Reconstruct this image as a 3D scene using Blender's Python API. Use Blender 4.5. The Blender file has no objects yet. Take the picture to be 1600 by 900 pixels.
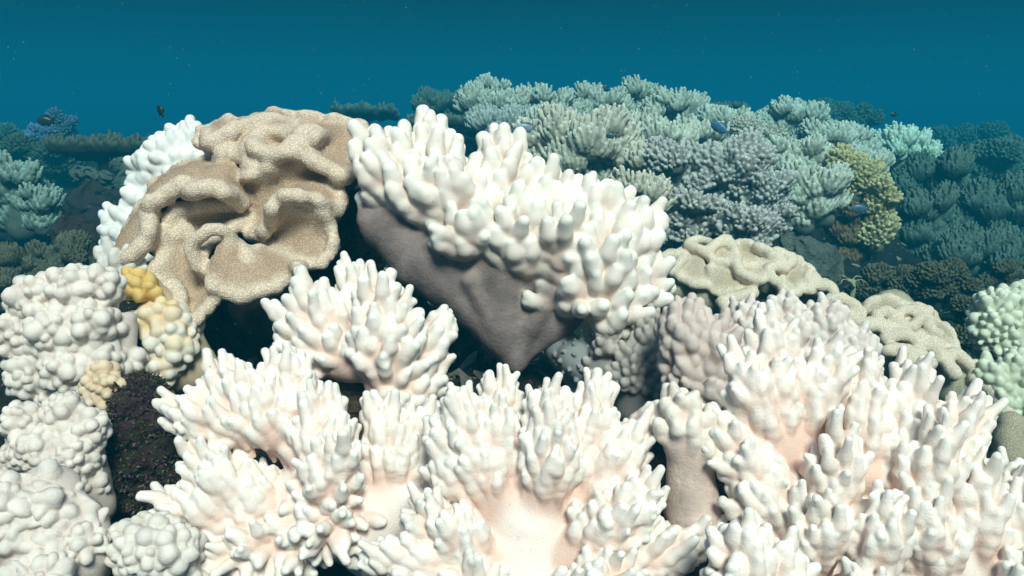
import bpy, math, random
import numpy as np
from mathutils import Vector, Matrix, noise as mnoise

# ------------------------------------------------------------------ camera, world, sun, exposure
SC = bpy.context.scene
COL = SC.collection
PITCH = math.radians(13.0)
FPX = 1256.0                                   # focal length in photo pixels (1600 wide)
cam_data = bpy.data.cameras.new("camera")
cam = bpy.data.objects.new("camera", cam_data)
COL.objects.link(cam)
cam.location = (0, 0, 0)
cam.rotation_euler = (math.radians(90) - PITCH, 0, 0)
cam_data.sensor_width = 36.0
cam_data.lens = 36.0 * FPX / 1600.0
cam_data.clip_start = 0.02
cam_data.clip_end = 500.0
SC.camera = cam

SUN_EL, SUN_AZ = math.radians(47), math.radians(166)    # azimuth from +Y (view direction), clockwise: behind the diver, a little to the right
world = bpy.data.worlds.new("World")
SC.world = world
world.use_nodes = True
wn, wl = world.node_tree.nodes, world.node_tree.links
wn.clear()
w_out = wn.new("ShaderNodeOutputWorld")
w_bg = wn.new("ShaderNodeBackground"); w_bg.inputs["Strength"].default_value = 0.09
w_sky = wn.new("ShaderNodeTexSky"); w_sky.sky_type = 'NISHITA'; w_sky.sun_disc = False
w_sky.sun_elevation = SUN_EL; w_sky.sun_rotation = SUN_AZ
wl.new(w_sky.outputs[0], w_bg.inputs["Color"])
# the water column beyond the haze: open blue water low down, the daylight of the surface overhead
w_water = wn.new("ShaderNodeBackground"); w_water.inputs["Strength"].default_value = 1.0
w_tc = wn.new("ShaderNodeTexCoord"); w_sep = wn.new("ShaderNodeSeparateXYZ")
wl.new(w_tc.outputs["Generated"], w_sep.inputs[0])
w_ramp = wn.new("ShaderNodeValToRGB")
cr = w_ramp.color_ramp
cr.elements[0].position = 0.0; cr.elements[0].color = (0.0022, 0.132, 0.212, 1)
cr.elements[1].position = 0.30; cr.elements[1].color = (0.002, 0.085, 0.150, 1)
e = cr.elements.new(0.06); e.color = (0.0020, 0.106, 0.176, 1)
e = cr.elements.new(0.12); e.color = (0.0028, 0.077, 0.127, 1)
wl.new(w_sep.outputs["Z"], w_ramp.inputs[0])
wl.new(w_ramp.outputs[0], w_water.inputs["Color"])
w_mr = wn.new("ShaderNodeMapRange"); w_mr.interpolation_type = 'SMOOTHSTEP'
w_mr.inputs[1].default_value = 0.34; w_mr.inputs[2].default_value = 0.62
wl.new(w_sep.outputs["Z"], w_mr.inputs[0])
w_mix = wn.new("ShaderNodeMixShader")
wl.new(w_mr.outputs[0], w_mix.inputs[0]); wl.new(w_water.outputs[0], w_mix.inputs[1]); wl.new(w_bg.outputs[0], w_mix.inputs[2])
wl.new(w_mix.outputs[0], w_out.inputs["Surface"])

sun_d = bpy.data.lights.new("sun", 'SUN'); sun_d.energy = 5.0; sun_d.angle = math.radians(18); sun_d.color = (1.0, 0.855, 0.73)
sun = bpy.data.objects.new("sun", sun_d); COL.objects.link(sun)
sdir = Vector((math.sin(SUN_AZ) * math.cos(SUN_EL), math.cos(SUN_AZ) * math.cos(SUN_EL), math.sin(SUN_EL)))
sun.rotation_euler = sdir.to_track_quat('Z', 'Y').to_euler()

SC.view_settings.view_transform = 'Standard'; SC.view_settings.look = 'None'
SC.view_settings.exposure = 0.13; SC.view_settings.gamma = 1.0; SC.view_settings.use_curve_mapping = False
SC.render.engine = 'CYCLES'
cy = SC.cycles
cy.max_bounces = 5; cy.diffuse_bounces = 4; cy.glossy_bounces = 2; cy.transmission_bounces = 2; cy.volume_bounces = 0
cy.use_denoising = True
cy.caustics_reflective = False; cy.caustics_refractive = False

# ------------------------------------------------------------------ pixel frame helpers
RC = np.array(cam.rotation_euler.to_matrix())
CAM = np.zeros(3)
UP = RC.T @ np.array([0, 0, 1.0])              # world up in the local frame (x right, y up, z to the viewer)

def local2world(v, d0):                        # v in photo pixels (x, y measured right/up from the axis, z to the viewer) at depth d0
    s = d0 / FPX
    q = np.asarray(v, float) * s
    q[..., 2] -= d0
    return q @ RC.T + CAM

def pt(px, py, d):
    return local2world(np.array([px - 800.0, 450.0 - py, 0.0]), d)

ANCH = []                                      # points the seabed has to pass under
def anchor(px, py, d, drop=0.0):
    p = pt(px, py, d); ANCH.append((p[0], p[1], p[2] - drop))

# ------------------------------------------------------------------ materials
def new_mat(name, rough=0.6, spec=0.3):
    m = bpy.data.materials.new(name); m.use_nodes = True
    nt = m.node_tree; b = nt.nodes["Principled BSDF"]
    b.inputs["Roughness"].default_value = rough
    b.inputs["Specular IOR Level"].default_value = spec
    return m, nt, b

def N(nt, t, **kw):
    n = nt.nodes.new(t)
    for k, v in kw.items():
        if k in n.inputs.keys() and not hasattr(n, k): n.inputs[k].default_value = v
        else: setattr(n, k, v)
    return n

def skin_material(name, rough, spec, grain, bump, mottling, speck=0.0, polyp=None, wrinkle=0.0):
    """living coral tissue: pigment (some shade painted in) from the mesh attribute, mottled by noise, with a fine grained surface"""
    m, nt, b = new_mat(name, rough, spec)
    L = nt.links
    at = N(nt, "ShaderNodeAttribute", attribute_name="pigment_and_shade")
    tc = N(nt, "ShaderNodeTexCoord")
    n1 = N(nt, "ShaderNodeTexNoise"); n1.inputs["Scale"].default_value = 28; n1.inputs["Detail"].default_value = 4
    L.new(tc.outputs["Object"], n1.inputs["Vector"])
    mr = N(nt, "ShaderNodeMapRange"); mr.inputs[1].default_value = .3; mr.inputs[2].default_value = .7
    mr.inputs[3].default_value = 1 - mottling; mr.inputs[4].default_value = 1 + mottling * .35
    L.new(n1.outputs["Fac"], mr.inputs[0])
    mx = N(nt, "ShaderNodeVectorMath", operation='SCALE')
    L.new(at.outputs["Color"], mx.inputs[0]); L.new(mr.outputs[0], mx.inputs["Scale"])
    col = mx.outputs[0]
    n2 = N(nt, "ShaderNodeTexNoise"); n2.inputs["Scale"].default_value = grain; n2.inputs["Detail"].default_value = 3; n2.inputs["Roughness"].default_value = .65
    L.new(tc.outputs["Object"], n2.inputs["Vector"])
    h = n2.outputs["Fac"]
    if wrinkle:
        n4 = N(nt, "ShaderNodeTexNoise"); n4.inputs["Scale"].default_value = 95; n4.inputs["Detail"].default_value = 5; n4.inputs["Roughness"].default_value = .7
        L.new(tc.outputs["Object"], n4.inputs["Vector"])
        ad = N(nt, "ShaderNodeMath", operation='MULTIPLY_ADD'); ad.inputs[1].default_value = wrinkle
        L.new(n4.outputs["Fac"], ad.inputs[0]); L.new(n2.outputs["Fac"], ad.inputs[2]); h = ad.outputs[0]
    if polyp:
        v = N(nt, "ShaderNodeTexVoronoi"); v.inputs["Scale"].default_value = polyp; v.inputs["Randomness"].default_value = .85
        L.new(tc.outputs["Object"], v.inputs["Vector"])
        r = N(nt, "ShaderNodeMapRange"); r.inputs[1].default_value = .10; r.inputs[2].default_value = .62; r.inputs[3].default_value = 1.14; r.inputs[4].default_value = .65
        L.new(v.outputs["Distance"], r.inputs[0])
        m2 = N(nt, "ShaderNodeVectorMath", operation='SCALE'); L.new(col, m2.inputs[0]); L.new(r.outputs[0], m2.inputs["Scale"])
        col = m2.outputs[0]; h = r.outputs[0]
    if speck:
        n3 = N(nt, "ShaderNodeTexNoise"); n3.inputs["Scale"].default_value = 160; n3.inputs["Detail"].default_value = 2
        L.new(tc.outputs["Object"], n3.inputs["Vector"])
        r3 = N(nt, "ShaderNodeMapRange"); r3.inputs[1].default_value = .62; r3.inputs[2].default_value = .72; r3.inputs[3].default_value = 1; r3.inputs[4].default_value = 1 - speck
        L.new(n3.outputs["Fac"], r3.inputs[0])
        m3 = N(nt, "ShaderNodeVectorMath", operation='SCALE'); L.new(col, m3.inputs[0]); L.new(r3.outputs[0], m3.inputs["Scale"])
        col = m3.outputs[0]
    L.new(col, b.inputs["Base Color"])
    bp = N(nt, "ShaderNodeBump"); bp.inputs["Strength"].default_value = bump; bp.inputs["Distance"].default_value = .0017
    L.new(h, bp.inputs["Height"]); L.new(bp.outputs[0], b.inputs["Normal"])
    return m

M_SOFT = skin_material("soft_coral_skin", .68, .16, 560, .6, .14, .08, wrinkle=.45)
M_HARD = skin_material("weathered_coral_skin", .75, .1, 260, .7, .30, .30, wrinkle=.8)
M_LEATHER = skin_material("leather_coral_polyps", .8, .1, 300, .8, .12, polyp=340)
M_LEATHER2 = skin_material("pale_leather_polyps", .8, .1, 300, .5, .14, polyp=460)
M_STALK = skin_material("coral_stalk_skin", .6, .2, 240, .65, .42, .2, wrinkle=1.4)

def rock_material(name, cols, scale=9, bump=1.0, dist=.01, rough=.9):
    m, nt, b = new_mat(name, rough, .15); L = nt.links
    tc = N(nt, "ShaderNodeTexCoord")
    n = N(nt, "ShaderNodeTexNoise"); n.inputs["Scale"].default_value = scale; n.inputs["Detail"].default_value = 8; n.inputs["Roughness"].default_value = .65
    L.new(tc.outputs["Object"], n.inputs["Vector"])
    r = N(nt, "ShaderNodeValToRGB"); el = r.color_ramp.elements
    for i, c in enumerate(cols):
        p = .30 + .42 * i / max(1, len(cols) - 1)
        q = el[i] if i < 2 else el.new(p)
        q.position = p; q.color = (*c, 1)
    L.new(n.outputs["Fac"], r.inputs[0])
    n2 = N(nt, "ShaderNodeTexNoise"); n2.inputs["Scale"].default_value = scale * 9; n2.inputs["Detail"].default_value = 6; n2.inputs["Roughness"].default_value = .7
    L.new(tc.outputs["Object"], n2.inputs["Vector"])
    mr = N(nt, "ShaderNodeMapRange"); mr.inputs[1].default_value = .3; mr.inputs[2].default_value = .7; mr.inputs[3].default_value = .45; mr.inputs[4].default_value = 1.45
    L.new(n2.outputs["Fac"], mr.inputs[0])
    s = N(nt, "ShaderNodeVectorMath", operation='SCALE'); L.new(r.outputs[0], s.inputs[0]); L.new(mr.outputs[0], s.inputs["Scale"])
    L.new(s.outputs[0], b.inputs["Base Color"])
    bp = N(nt, "ShaderNodeBump"); bp.inputs["Strength"].default_value = bump; bp.inputs["Distance"].default_value = dist
    L.new(n2.outputs["Fac"], bp.inputs["Height"]); L.new(bp.outputs[0], b.inputs["Normal"])
    return m

M_BED = rock_material("reef_rock_bed", [(.012, .013, .012), (.030, .032, .027), (.022, .020, .018), (.065, .060, .050)], 7, 1.0, .02)
M_DARKROCK = rock_material("algae_rock", [(.015, .016, .012), (.055, .050, .032), (.075, .038, .058), (.14, .125, .09)], 26, 1.0, .012)
M_PALEROCK = rock_material("pale_boulder", [(.05, .07, .06), (.20, .23, .20), (.30, .32, .27)], 22, 1.0, .02)
M_BROWNROCK = rock_material("crusted_rock", [(.03, .015, .012), (.14, .08, .055), (.22, .17, .11), (.10, .05, .06)], 30, 1.0, .012)

def flat_mat(name, c, rough=.6, spec=.3):
    m, nt, b = new_mat(name, rough, spec); L = nt.links
    tc = N(nt, "ShaderNodeTexCoord"); n = N(nt, "ShaderNodeTexNoise"); n.inputs["Scale"].default_value = 60; n.inputs["Detail"].default_value = 3
    L.new(tc.outputs["Object"], n.inputs["Vector"])
    r = N(nt, "ShaderNodeValToRGB"); r.color_ramp.elements[0].position = .3; r.color_ramp.elements[1].position = .7
    r.color_ramp.elements[0].color = (*[x * .75 for x in c], 1); r.color_ramp.elements[1].color = (*[min(1, x * 1.2) for x in c], 1)
    L.new(n.outputs["Fac"], r.inputs[0]); L.new(r.outputs[0], b.inputs["Base Color"])
    return m

# ------------------------------------------------------------------ implicit surfaces
class Field:
    """rounded cones blended into one surface, on a grid in the local pixel frame"""
    def __init__(self, h, k):
        self.h, self.k, self.pr, self.soft, self.nl = h, k, [], 0, 10 ** 6
    def add(self, a, b, ra, rb, lab, c0, c1, k=None):
        self.pr.append((np.array(a, float), np.array(b, float), ra, rb, lab, np.array(c0, float), np.array(c1, float), k or self.k))
    def solve(self):
        h = self.h
        mk = max(p[7] for p in self.pr)
        lo = np.min([np.minimum(p[0] - p[2], p[1] - p[3]) for p in self.pr], 0) - 4 * mk - 3 * h
        hi = np.max([np.maximum(p[0] + p[2], p[1] + p[3]) for p in self.pr], 0) + 4 * mk + 3 * h
        n = np.ceil((hi - lo) / h).astype(int) + 1
        W = np.full(n, 1e-4, np.float32); C = np.zeros((3, *n), np.float32)
        B = np.full(n, 1e9, np.float32); Lb = np.zeros(n, np.int16)
        ax = [(lo[i] + h * np.arange(n[i])).astype(np.float32) for i in range(3)]
        for a, b, ra, rb, lab, c0, c1, k in self.pr:
            m = max(ra, rb) + 4.5 * k
            i0 = np.maximum(0, np.floor((np.minimum(a, b) - m - lo) / h).astype(int))
            i1 = np.minimum(n, np.ceil((np.maximum(a, b) + m - lo) / h).astype(int) + 1)
            sl = tuple(slice(i0[i], i1[i]) for i in range(3))
            x = ax[0][sl[0]][:, None, None] - a[0]; y = ax[1][sl[1]][None, :, None] - a[1]; z = ax[2][sl[2]][None, None, :] - a[2]
            d = b - a; dd = float(d @ d) + 1e-9
            t = np.clip((x * d[0] + y * d[1] + z * d[2]) / dd, 0, 1).astype(np.float32)
            dist = np.sqrt((x - t * d[0]) ** 2 + (y - t * d[1]) ** 2 + (z - t * d[2]) ** 2) - (ra + (rb - ra) * t)
            w = np.exp(np.clip(-dist / k, -7, 24)).astype(np.float32)
            W[sl] += w
            for c in range(3):
                C[c][sl] += w * (c0[c] + (c1[c] - c0[c]) * t)
            dist = dist + (self.soft if lab > self.nl else 0)
            better = dist < B[sl]
            B[sl] = np.where(better, dist, B[sl]); Lb[sl] = np.where(better, lab, Lb[sl])
        F = np.log(W) * self.k
        return F, C / W, Lb, lo, h

def surface_nets(F):
    ins = F > 0
    nx, ny, nz = F.shape
    cnt = np.zeros((nx - 1, ny - 1, nz - 1), np.int8)
    for dx in (0, 1):
        for dy in (0, 1):
            for dz in (0, 1):
                cnt += ins[dx:nx - 1 + dx, dy:ny - 1 + dy, dz:nz - 1 + dz]
    act = np.argwhere((cnt > 0) & (cnt < 8))
    idx = np.full(cnt.shape, -1, np.int32); idx[act[:, 0], act[:, 1], act[:, 2]] = np.arange(len(act))
    acc = np.zeros((len(act), 3)); num = np.zeros(len(act))
    cor = [np.array(c) for c in ((0, 0, 0), (1, 0, 0), (0, 1, 0), (1, 1, 0), (0, 0, 1), (1, 0, 1), (0, 1, 1), (1, 1, 1))]
    for i, j in ((0, 1), (2, 3), (4, 5), (6, 7), (0, 2), (1, 3), (4, 6), (5, 7), (0, 4), (1, 5), (2, 6), (3, 7)):
        pa, pb = act + cor[i], act + cor[j]
        fa, fb = F[pa[:, 0], pa[:, 1], pa[:, 2]], F[pb[:, 0], pb[:, 1], pb[:, 2]]
        cr_ = (fa > 0) != (fb > 0)
        t = np.where(cr_, fa / np.where(cr_, fa - fb, 1), 0)
        acc += np.where(cr_[:, None], cor[i] + t[:, None] * (cor[j] - cor[i]), 0); num += cr_
    V = act + acc / num[:, None]
    Q = []
    for axis in range(3):
        a = [slice(1, -1)] * 3; a[axis] = slice(0, -1); b = list(a); b[axis] = slice(1, None)
        A, Bn = ins[tuple(a)], ins[tuple(b)]
        e = np.argwhere(A != Bn)
        off = np.array([1, 1, 1]); off[axis] = 0
        e = e + off
        u, v = (axis + 1) % 3, (axis + 2) % 3
        du = np.zeros(3, int); du[u] = 1; dv = np.zeros(3, int); dv[v] = 1
        g = lambda q: idx[q[:, 0], q[:, 1], q[:, 2]]
        quad = np.stack([g(e - du - dv), g(e - dv), g(e), g(e - du)], 1)
        flip = ~ins[e[:, 0], e[:, 1], e[:, 2]]
        quad[flip] = quad[flip][:, ::-1]
        Q.append(quad)
    Q = np.concatenate(Q)
    return V, Q[(Q >= 0).all(1)], act

def sample(G, V):
    i = np.clip(np.floor(V).astype(int), 0, np.array(G.shape) - 2); f = V - i
    out = 0
    for dx in (0, 1):
        for dy in (0, 1):
            for dz in (0, 1):
                w = (f[:, 0] if dx else 1 - f[:, 0]) * (f[:, 1] if dy else 1 - f[:, 1]) * (f[:, 2] if dz else 1 - f[:, 2])
                out = out + w * G[i[:, 0] + dx, i[:, 1] + dy, i[:, 2] + dz]
    return out

def wobble(V, amp, wl, seed):
    r = np.random.RandomState(seed)
    out = np.zeros_like(V)
    for o in range(3):
        for q in range(2):
            k = r.normal(size=(3, 3)); k = k / np.linalg.norm(k, axis=1)[:, None] * (2 * math.pi / (wl / 1.9 ** o))
            out += amp / 1.7 ** o * np.sin(V @ k.T + r.uniform(0, 6.28, 3)) * .6
    return out

def write_mesh(name, V, Nn, Cc, Q, mat, origin, parent=None, props=None, at_origin=False):
    me = bpy.data.meshes.new(name)
    me.vertices.add(len(V)); me.vertices.foreach_set("co", (V - origin).astype(np.float32).ravel())
    me.loops.add(Q.size); me.loops.foreach_set("vertex_index", Q.astype(np.int32).ravel())
    me.polygons.add(len(Q)); me.polygons.foreach_set("loop_start", np.arange(0, Q.size, Q.shape[1], dtype=np.int32))
    me.polygons.foreach_set("use_smooth", np.ones(len(Q), bool))
    me.update(calc_edges=True)
    at = me.attributes.new("pigment_and_shade", 'FLOAT_COLOR', 'POINT')
    at.data.foreach_set("color", np.concatenate([Cc, np.ones((len(Cc), 1))], 1).astype(np.float32).ravel())
    if Nn is not None:
        me.normals_split_custom_set_from_vertices(Nn.astype(np.float32))
    me.materials.append(mat)
    o = bpy.data.objects.new(name, me); COL.objects.link(o)
    if parent is not None: o.parent = parent
    else: o.location = origin
    for k, v in (props or {}).items(): o[k] = v
    return o

def empty(name, loc, label, cat, group=None):
    o = bpy.data.objects.new(name, None); COL.objects.link(o)
    o.location = loc; o.empty_display_size = .02
    o["label"] = label; o["category"] = cat
    if group: o["group"] = group
    return o

def bake(fld, d0, wob=(0, 1), seed=0, blur=0):
    F, C, Lb, lo, h = fld.solve()
    return bake_grid(F, C, Lb, lo, h, d0, wob, seed)

def bake_grid(F, C, Lb, lo, h, d0, wob, seed):
    V, Q, act = surface_nets(F)
    g = np.stack([sample(x, V) for x in np.gradient(F)], 1)
    fv = sample(F, V); gl = (g ** 2).sum(1) + 1e-9
    V = V - np.clip(fv / gl, -.4, .4)[:, None] * g
    Nl = -g / np.sqrt(gl)[:, None]
    col = np.stack([sample(C[c], V) for c in range(3)], 1)
    ii = np.clip(np.round(V).astype(int), 0, np.array(F.shape) - 1)
    lab = Lb[ii[:, 0], ii[:, 1], ii[:, 2]]
    P = lo + V * h
    if wob[0]:
        P = P + wobble(P, wob[0], wob[1], seed)
    # labels in view: the first solid cell of each column, from the viewer's side
    ins = F > 0
    top = ins.shape[2] - 1 - np.argmax(ins[:, :, ::-1], 2)
    seen = np.bincount(np.where(ins.any(2), np.take_along_axis(Lb, top[..., None], 2)[..., 0], 0).ravel().clip(0), minlength=int(Lb.max()) + 1)
    return local2world(P, d0), Nl @ RC.T, col, Q, lab, seen

def split_out(root, base, V, Nn, Cc, Q, lab, tree, seen):
    """tree: {label: (part name, material, parent label or None)}: every label becomes a mesh of its own"""
    fl = lab[Q[:, 0]]
    made = {}
    for L in sorted(tree, key=lambda q: (tree[q][2] is not None, q)):
        name, mat, par = tree[L]
        q = Q[fl == L]
        if len(q) == 0 and not any(t[2] == L for t in tree.values()): continue
        if len(q) == 0: continue
        u, inv = np.unique(q, return_inverse=True)
        made[L] = write_mesh(name, V[u], Nn[u], Cc[u], inv.reshape(q.shape), mat, base, made.get(par, root) if par is not None else root)
    return made

RNG = random.Random(7)
def unit(v): v = np.asarray(v, float); return v / (np.linalg.norm(v) + 1e-9)

def catmull(pts, n):
    pts = [np.asarray(p, float) for p in pts]
    if len(pts) == 2: return [pts[0] + (pts[1] - pts[0]) * i / n for i in range(n + 1)]
    out = []
    P = [2 * pts[0] - pts[1]] + pts + [2 * pts[-1] - pts[-2]]
    for i in range(1, len(P) - 2):
        for j in range(n):
            t = j / n
            out.append(.5 * (2 * P[i] + (P[i + 1] - P[i - 1]) * t + (2 * P[i - 1] - 5 * P[i] + 4 * P[i + 1] - P[i + 2]) * t * t + (3 * P[i] - P[i - 1] - 3 * P[i + 1] + P[i + 2]) * t ** 3))
    out.append(pts[-1]); return out

def colony(name, label, cat, d0, lobes, stalk=(), fl=38, fr=10, mode='finger', spacing=1.7, cols=None, h=2.4, group=None, seed=1,
           mats=None, part='finger', split=100, wob=None, grow=.8, under=-.25, kf=.19, kcore=.42, zk=.34, taper=.8, stalkname='stalk', lobename='lobe',
           stalk_col=None, rk=1.0, pull=0.0, tmin=0.0, fork=.25, rib=0.0, root=1.12, vary=(.6, 1.25)):
    """one soft coral colony. lobes: list of (core points [(px,py,z,r)...], growth direction[, options]); stalk: list of capsule chains"""
    rng = random.Random(seed); rg = np.random.RandomState(seed)
    kc = fr * kcore
    cols = cols or dict(core=(.74, .60, .52), tip=(.84, .83, .77))
    core_c, tip_c = cols['core'], cols['tip']
    stalk_c = stalk_col or cols.get('stalk', core_c)
    mat, smat = mats or (M_SOFT, M_SOFT)
    f = Field(h, fr * kf)
    f.soft = fr * .38
    tree = {}; lab = 1
    loc = lambda p, g=None, q=1: np.array((p[0] - 800, 450 - p[1], p[2], p[3] * q), float) - (np.array([*(g * pull * fl), 0]) if g is not None else 0)
    chains = []
    for ch in stalk:
        P = [loc(p) for p in ch]; chains += list(zip(P[:-1], P[1:]))
        for a, b in zip(P[:-1], P[1:]):
            f.add(a[:3], b[:3], a[3], b[3], 1, stalk_c, stalk_c, k=fr * .5)
    if stalk: tree[1] = (stalkname, smat, None); lab = 2
    LP = []
    for lb in lobes:
        gd = unit(lb[1]); P = [loc(p, gd, rk) for p in lb[0]]
        if len(P) == 1: P.append(P[0] + np.array([0.1, 0.1, 0, 0]))
        LP.append((P, gd, lb[2] if len(lb) > 2 else {})); chains += list(zip(P[:-1], P[1:]))
    CA = np.array([a for a, b in chains]); CB = np.array([b for a, b in chains]); CD = CB[:, :3] - CA[:, :3]; CDD = (CD ** 2).sum(1) + 1e-9
    def level(p):
        t = np.clip(((p[:, None, :] - CA[None, :, :3]) * CD[None]).sum(2) / CDD, 0, 1)
        dist = np.linalg.norm(p[:, None, :] - CA[None, :, :3] - t[..., None] * CD[None], axis=2) - (CA[:, 3] + (CB[:, 3] - CA[:, 3]) * t)
        return -kc * np.log(np.exp(np.clip(-dist / kc, -20, 30)).sum(1))
    gdir = {}
    placed = np.zeros((0, 3)); prad = np.zeros(0); fingers = []
    for P, gd, op in LP:
        L = lab; lab += 1
        tree[L] = (lobename, mat, None); gdir[L] = gd
        cc, tc_ = np.array(op.get('core', core_c)), np.array(op.get('tip', tip_c))
        for a, b in zip(P[:-1], P[1:]): f.add(a[:3], b[:3], a[3], b[3], L, cc, cc, k=kc)
        lfr, lfl = fr * op.get('fr', 1), fl * op.get('fl', 1)
        PP = np.array(P); sl = np.linalg.norm(np.diff(PP[:, :3], axis=0), axis=1); cum = np.concatenate([[0], np.cumsum(sl)])
        area = 2 * math.pi * PP[:, 3].mean() * (cum[-1] + PP[:, 3].mean())
        n = min(4000, int(area / (lfr * lfr) * 7) + 60)
        t = np.clip(op.get('tmin', tmin) + (1.18 - op.get('tmin', tmin)) * rg.rand(n), 0, 1.18)
        u = rg.normal(size=(n, 3)) + np.array([0, 0, .3]); u /= np.linalg.norm(u, axis=1)[:, None]
        cap = t > 1; u[cap] += gd; u /= np.linalg.norm(u, axis=1)[:, None]; t = np.minimum(t, 1) * cum[-1]
        c = np.stack([np.interp(t, cum, PP[:, i]) for i in range(4)], 1)
        ok = (u[:, 2] > -.75) & (u @ gd > op.get('under', under))
        u, c = u[ok], c[ok]
        p = c[:, :3] + u * c[:, 3:] * .9; done = np.zeros(len(p), bool)
        for it in range(9):
            v = level(p); done = v > -fr * .3
            p = p + np.where(done, 0, np.minimum(-v, fr))[:, None] * u
        for s0, uu in zip(p[done], u[done]):
            w = rng.choice((.6, .75, .9, 1, 1, 1.1, 1.3)) * rng.uniform(.85, 1.15) if mode == 'knob' else 1
            if len(placed) and (np.linalg.norm(placed - s0, axis=1) < (prad + lfr * w) * .5 * spacing * rng.uniform(.85, 1.15)).any(): continue
            g = grow * op.get('grow', 1)
            d = unit(uu * (1.0 if mode == 'knob' else .6) + gd * g + rg.normal(0, .16, 3))
            if mode != 'knob' and d[2] > 0: d = unit(d * np.array([1, 1, zk]))
            placed = np.concatenate([placed, s0[None]]); prad = np.append(prad, lfr * w)
            fingers.append((L, s0, d, uu, lfl * rng.uniform(*vary) * (.6 + .4 * max(0, uu @ gd)), lfr * (w if mode == 'knob' else rng.uniform(.85, 1.15)), cc, tc_))
    f.nl = lab - 1 if split else 10 ** 6
    for (L, s0, d, u, ln, r, cc, tc_) in fingers:
        lb_ = L
        if split: lb_ = lab; tree[lab] = (part, mat, L); lab += 1
        tcol = tc_ * rng.uniform(.94, 1.04)
        if mode == 'knob':
            p = s0 + u * r * .15
            f.add(p, p + d * ln, r, r * .9, lb_, cc * .35 + tcol * .65, tcol, k=r * .11)
        else:
            mid = s0 + d * ln * .55
            tip = mid + unit(d + UP * .25 + rg.normal(0, .2, 3)) * ln * .55
            mc = cc * .4 + tcol * .6
            if rib: f.add(s0 - gdir[L] * ln * rib - u * r * .25, s0, r * .45, r * .95, L, cc, cc)
            f.add(s0 - u * r * .6, mid, r * root, r, lb_, cc, mc)
            f.add(mid, tip, r, r * taper * rng.uniform(.88, 1.12), lb_, mc, tcol)
            if rng.random() < fork and ln > r * 2:
                q = unit(d + rg.normal(0, .7, 3))
                f.add(mid - d * ln * .2, mid + q * ln * .40, r * .8, r * .68, lb_, mc, tcol)
    V, Nn, Cc, Q, labs, seen = bake(f, d0, wob or (fr * .09, fr * 5), seed)
    if split:
        fs = [L for L in tree if tree[L][2] is not None]
        fs.sort(key=lambda L: -(seen[L] if L < len(seen) else 0))
        keep = {L for L in fs[:split] if L < len(seen) and seen[L] * h * h > 12}
        remap = np.arange(int(max(labs.max(), max(tree))) + 1)
        for L in fs:
            if L not in keep: remap[L] = tree[L][2]; del tree[L]
        labs = remap[labs]
    labs = tidy(labs, Q)
    lowest = V[V[:, 2].argsort()[:max(20, len(V) // 50)]].mean(0)
    bpt = np.array([V[:, 0].mean(), V[:, 1].mean(), lowest[2]])
    root = empty(name, bpt, label, cat, group)
    split_out(root, bpt, V, Nn, Cc, Q, labs, tree, seen)
    ANCH.append((bpt[0], bpt[1], bpt[2] + .01))
    return root

def tidy(labs, Q):
    """every part one connected piece: stray islands go to the part around them"""
    labs = labs.copy()
    e = np.concatenate([Q[:, [0, 1]], Q[:, [1, 2]], Q[:, [2, 3]], Q[:, [3, 0]]])
    for rnd in range(3):
        same = labs[e[:, 0]] == labs[e[:, 1]]
        a, b = e[same].T
        comp = np.arange(len(labs))
        while True:
            m = np.minimum(comp[a], comp[b]); old = comp.copy()
            np.minimum.at(comp, comp[a], m); np.minimum.at(comp, comp[b], m)
            comp = comp[comp]
            if (comp == old).all(): break
        ids, inv, cnt = np.unique(comp, return_inverse=True, return_counts=True)
        best = {}
        for i, c in zip(ids, cnt):
            L = labs[i]
            if L not in best or c > best[L][1]: best[L] = (i, c)
        bad = np.array([best[labs[i]][0] != i for i in ids])
        if not bad.any(): break
        x, y = e[~same].T
        x, y = np.concatenate([x, y]), np.concatenate([y, x])
        sel = bad[inv[x]] & ~bad[inv[y]]
        new = {}
        for k, l in zip(inv[x[sel]], labs[y[sel]]): new.setdefault(k, []).append(l)
        for k, ls in new.items(): labs[inv == k] = max(set(ls), key=ls.count)
    return labs

def blob(name, label, cat, d0, caps, mat, h=3, k=8, wob=(4, 40), seed=0, col=(.1, .1, .1), group=None, kind=None, sink=0):
    """a lump (rock, boulder, encrusting sheet): one mesh"""
    f = Field(h, k)
    for ch in caps:
        if len(ch) == 1: ch = [ch[0], (ch[0][0] + .1, ch[0][1] + .1, *ch[0][2:])]
        for a, b in zip(ch[:-1], ch[1:]):
            f.add((a[0] - 800, 450 - a[1], a[2]), (b[0] - 800, 450 - b[1], b[2]), a[3], b[3], 1, col, col)
    V, Nn, Cc, Q, labs, seen = bake(f, d0, wob, seed)
    o = np.array([V[:, 0].mean(), V[:, 1].mean(), V[:, 2].min()])
    ob = write_mesh(name, V, None, Cc, Q, mat, o)
    if cat: ob["label"] = label; ob["category"] = cat
    if group: ob["group"] = group
    ANCH.append((o[0], o[1], o[2] + .02 + sink))
    return ob, V, Nn

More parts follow.
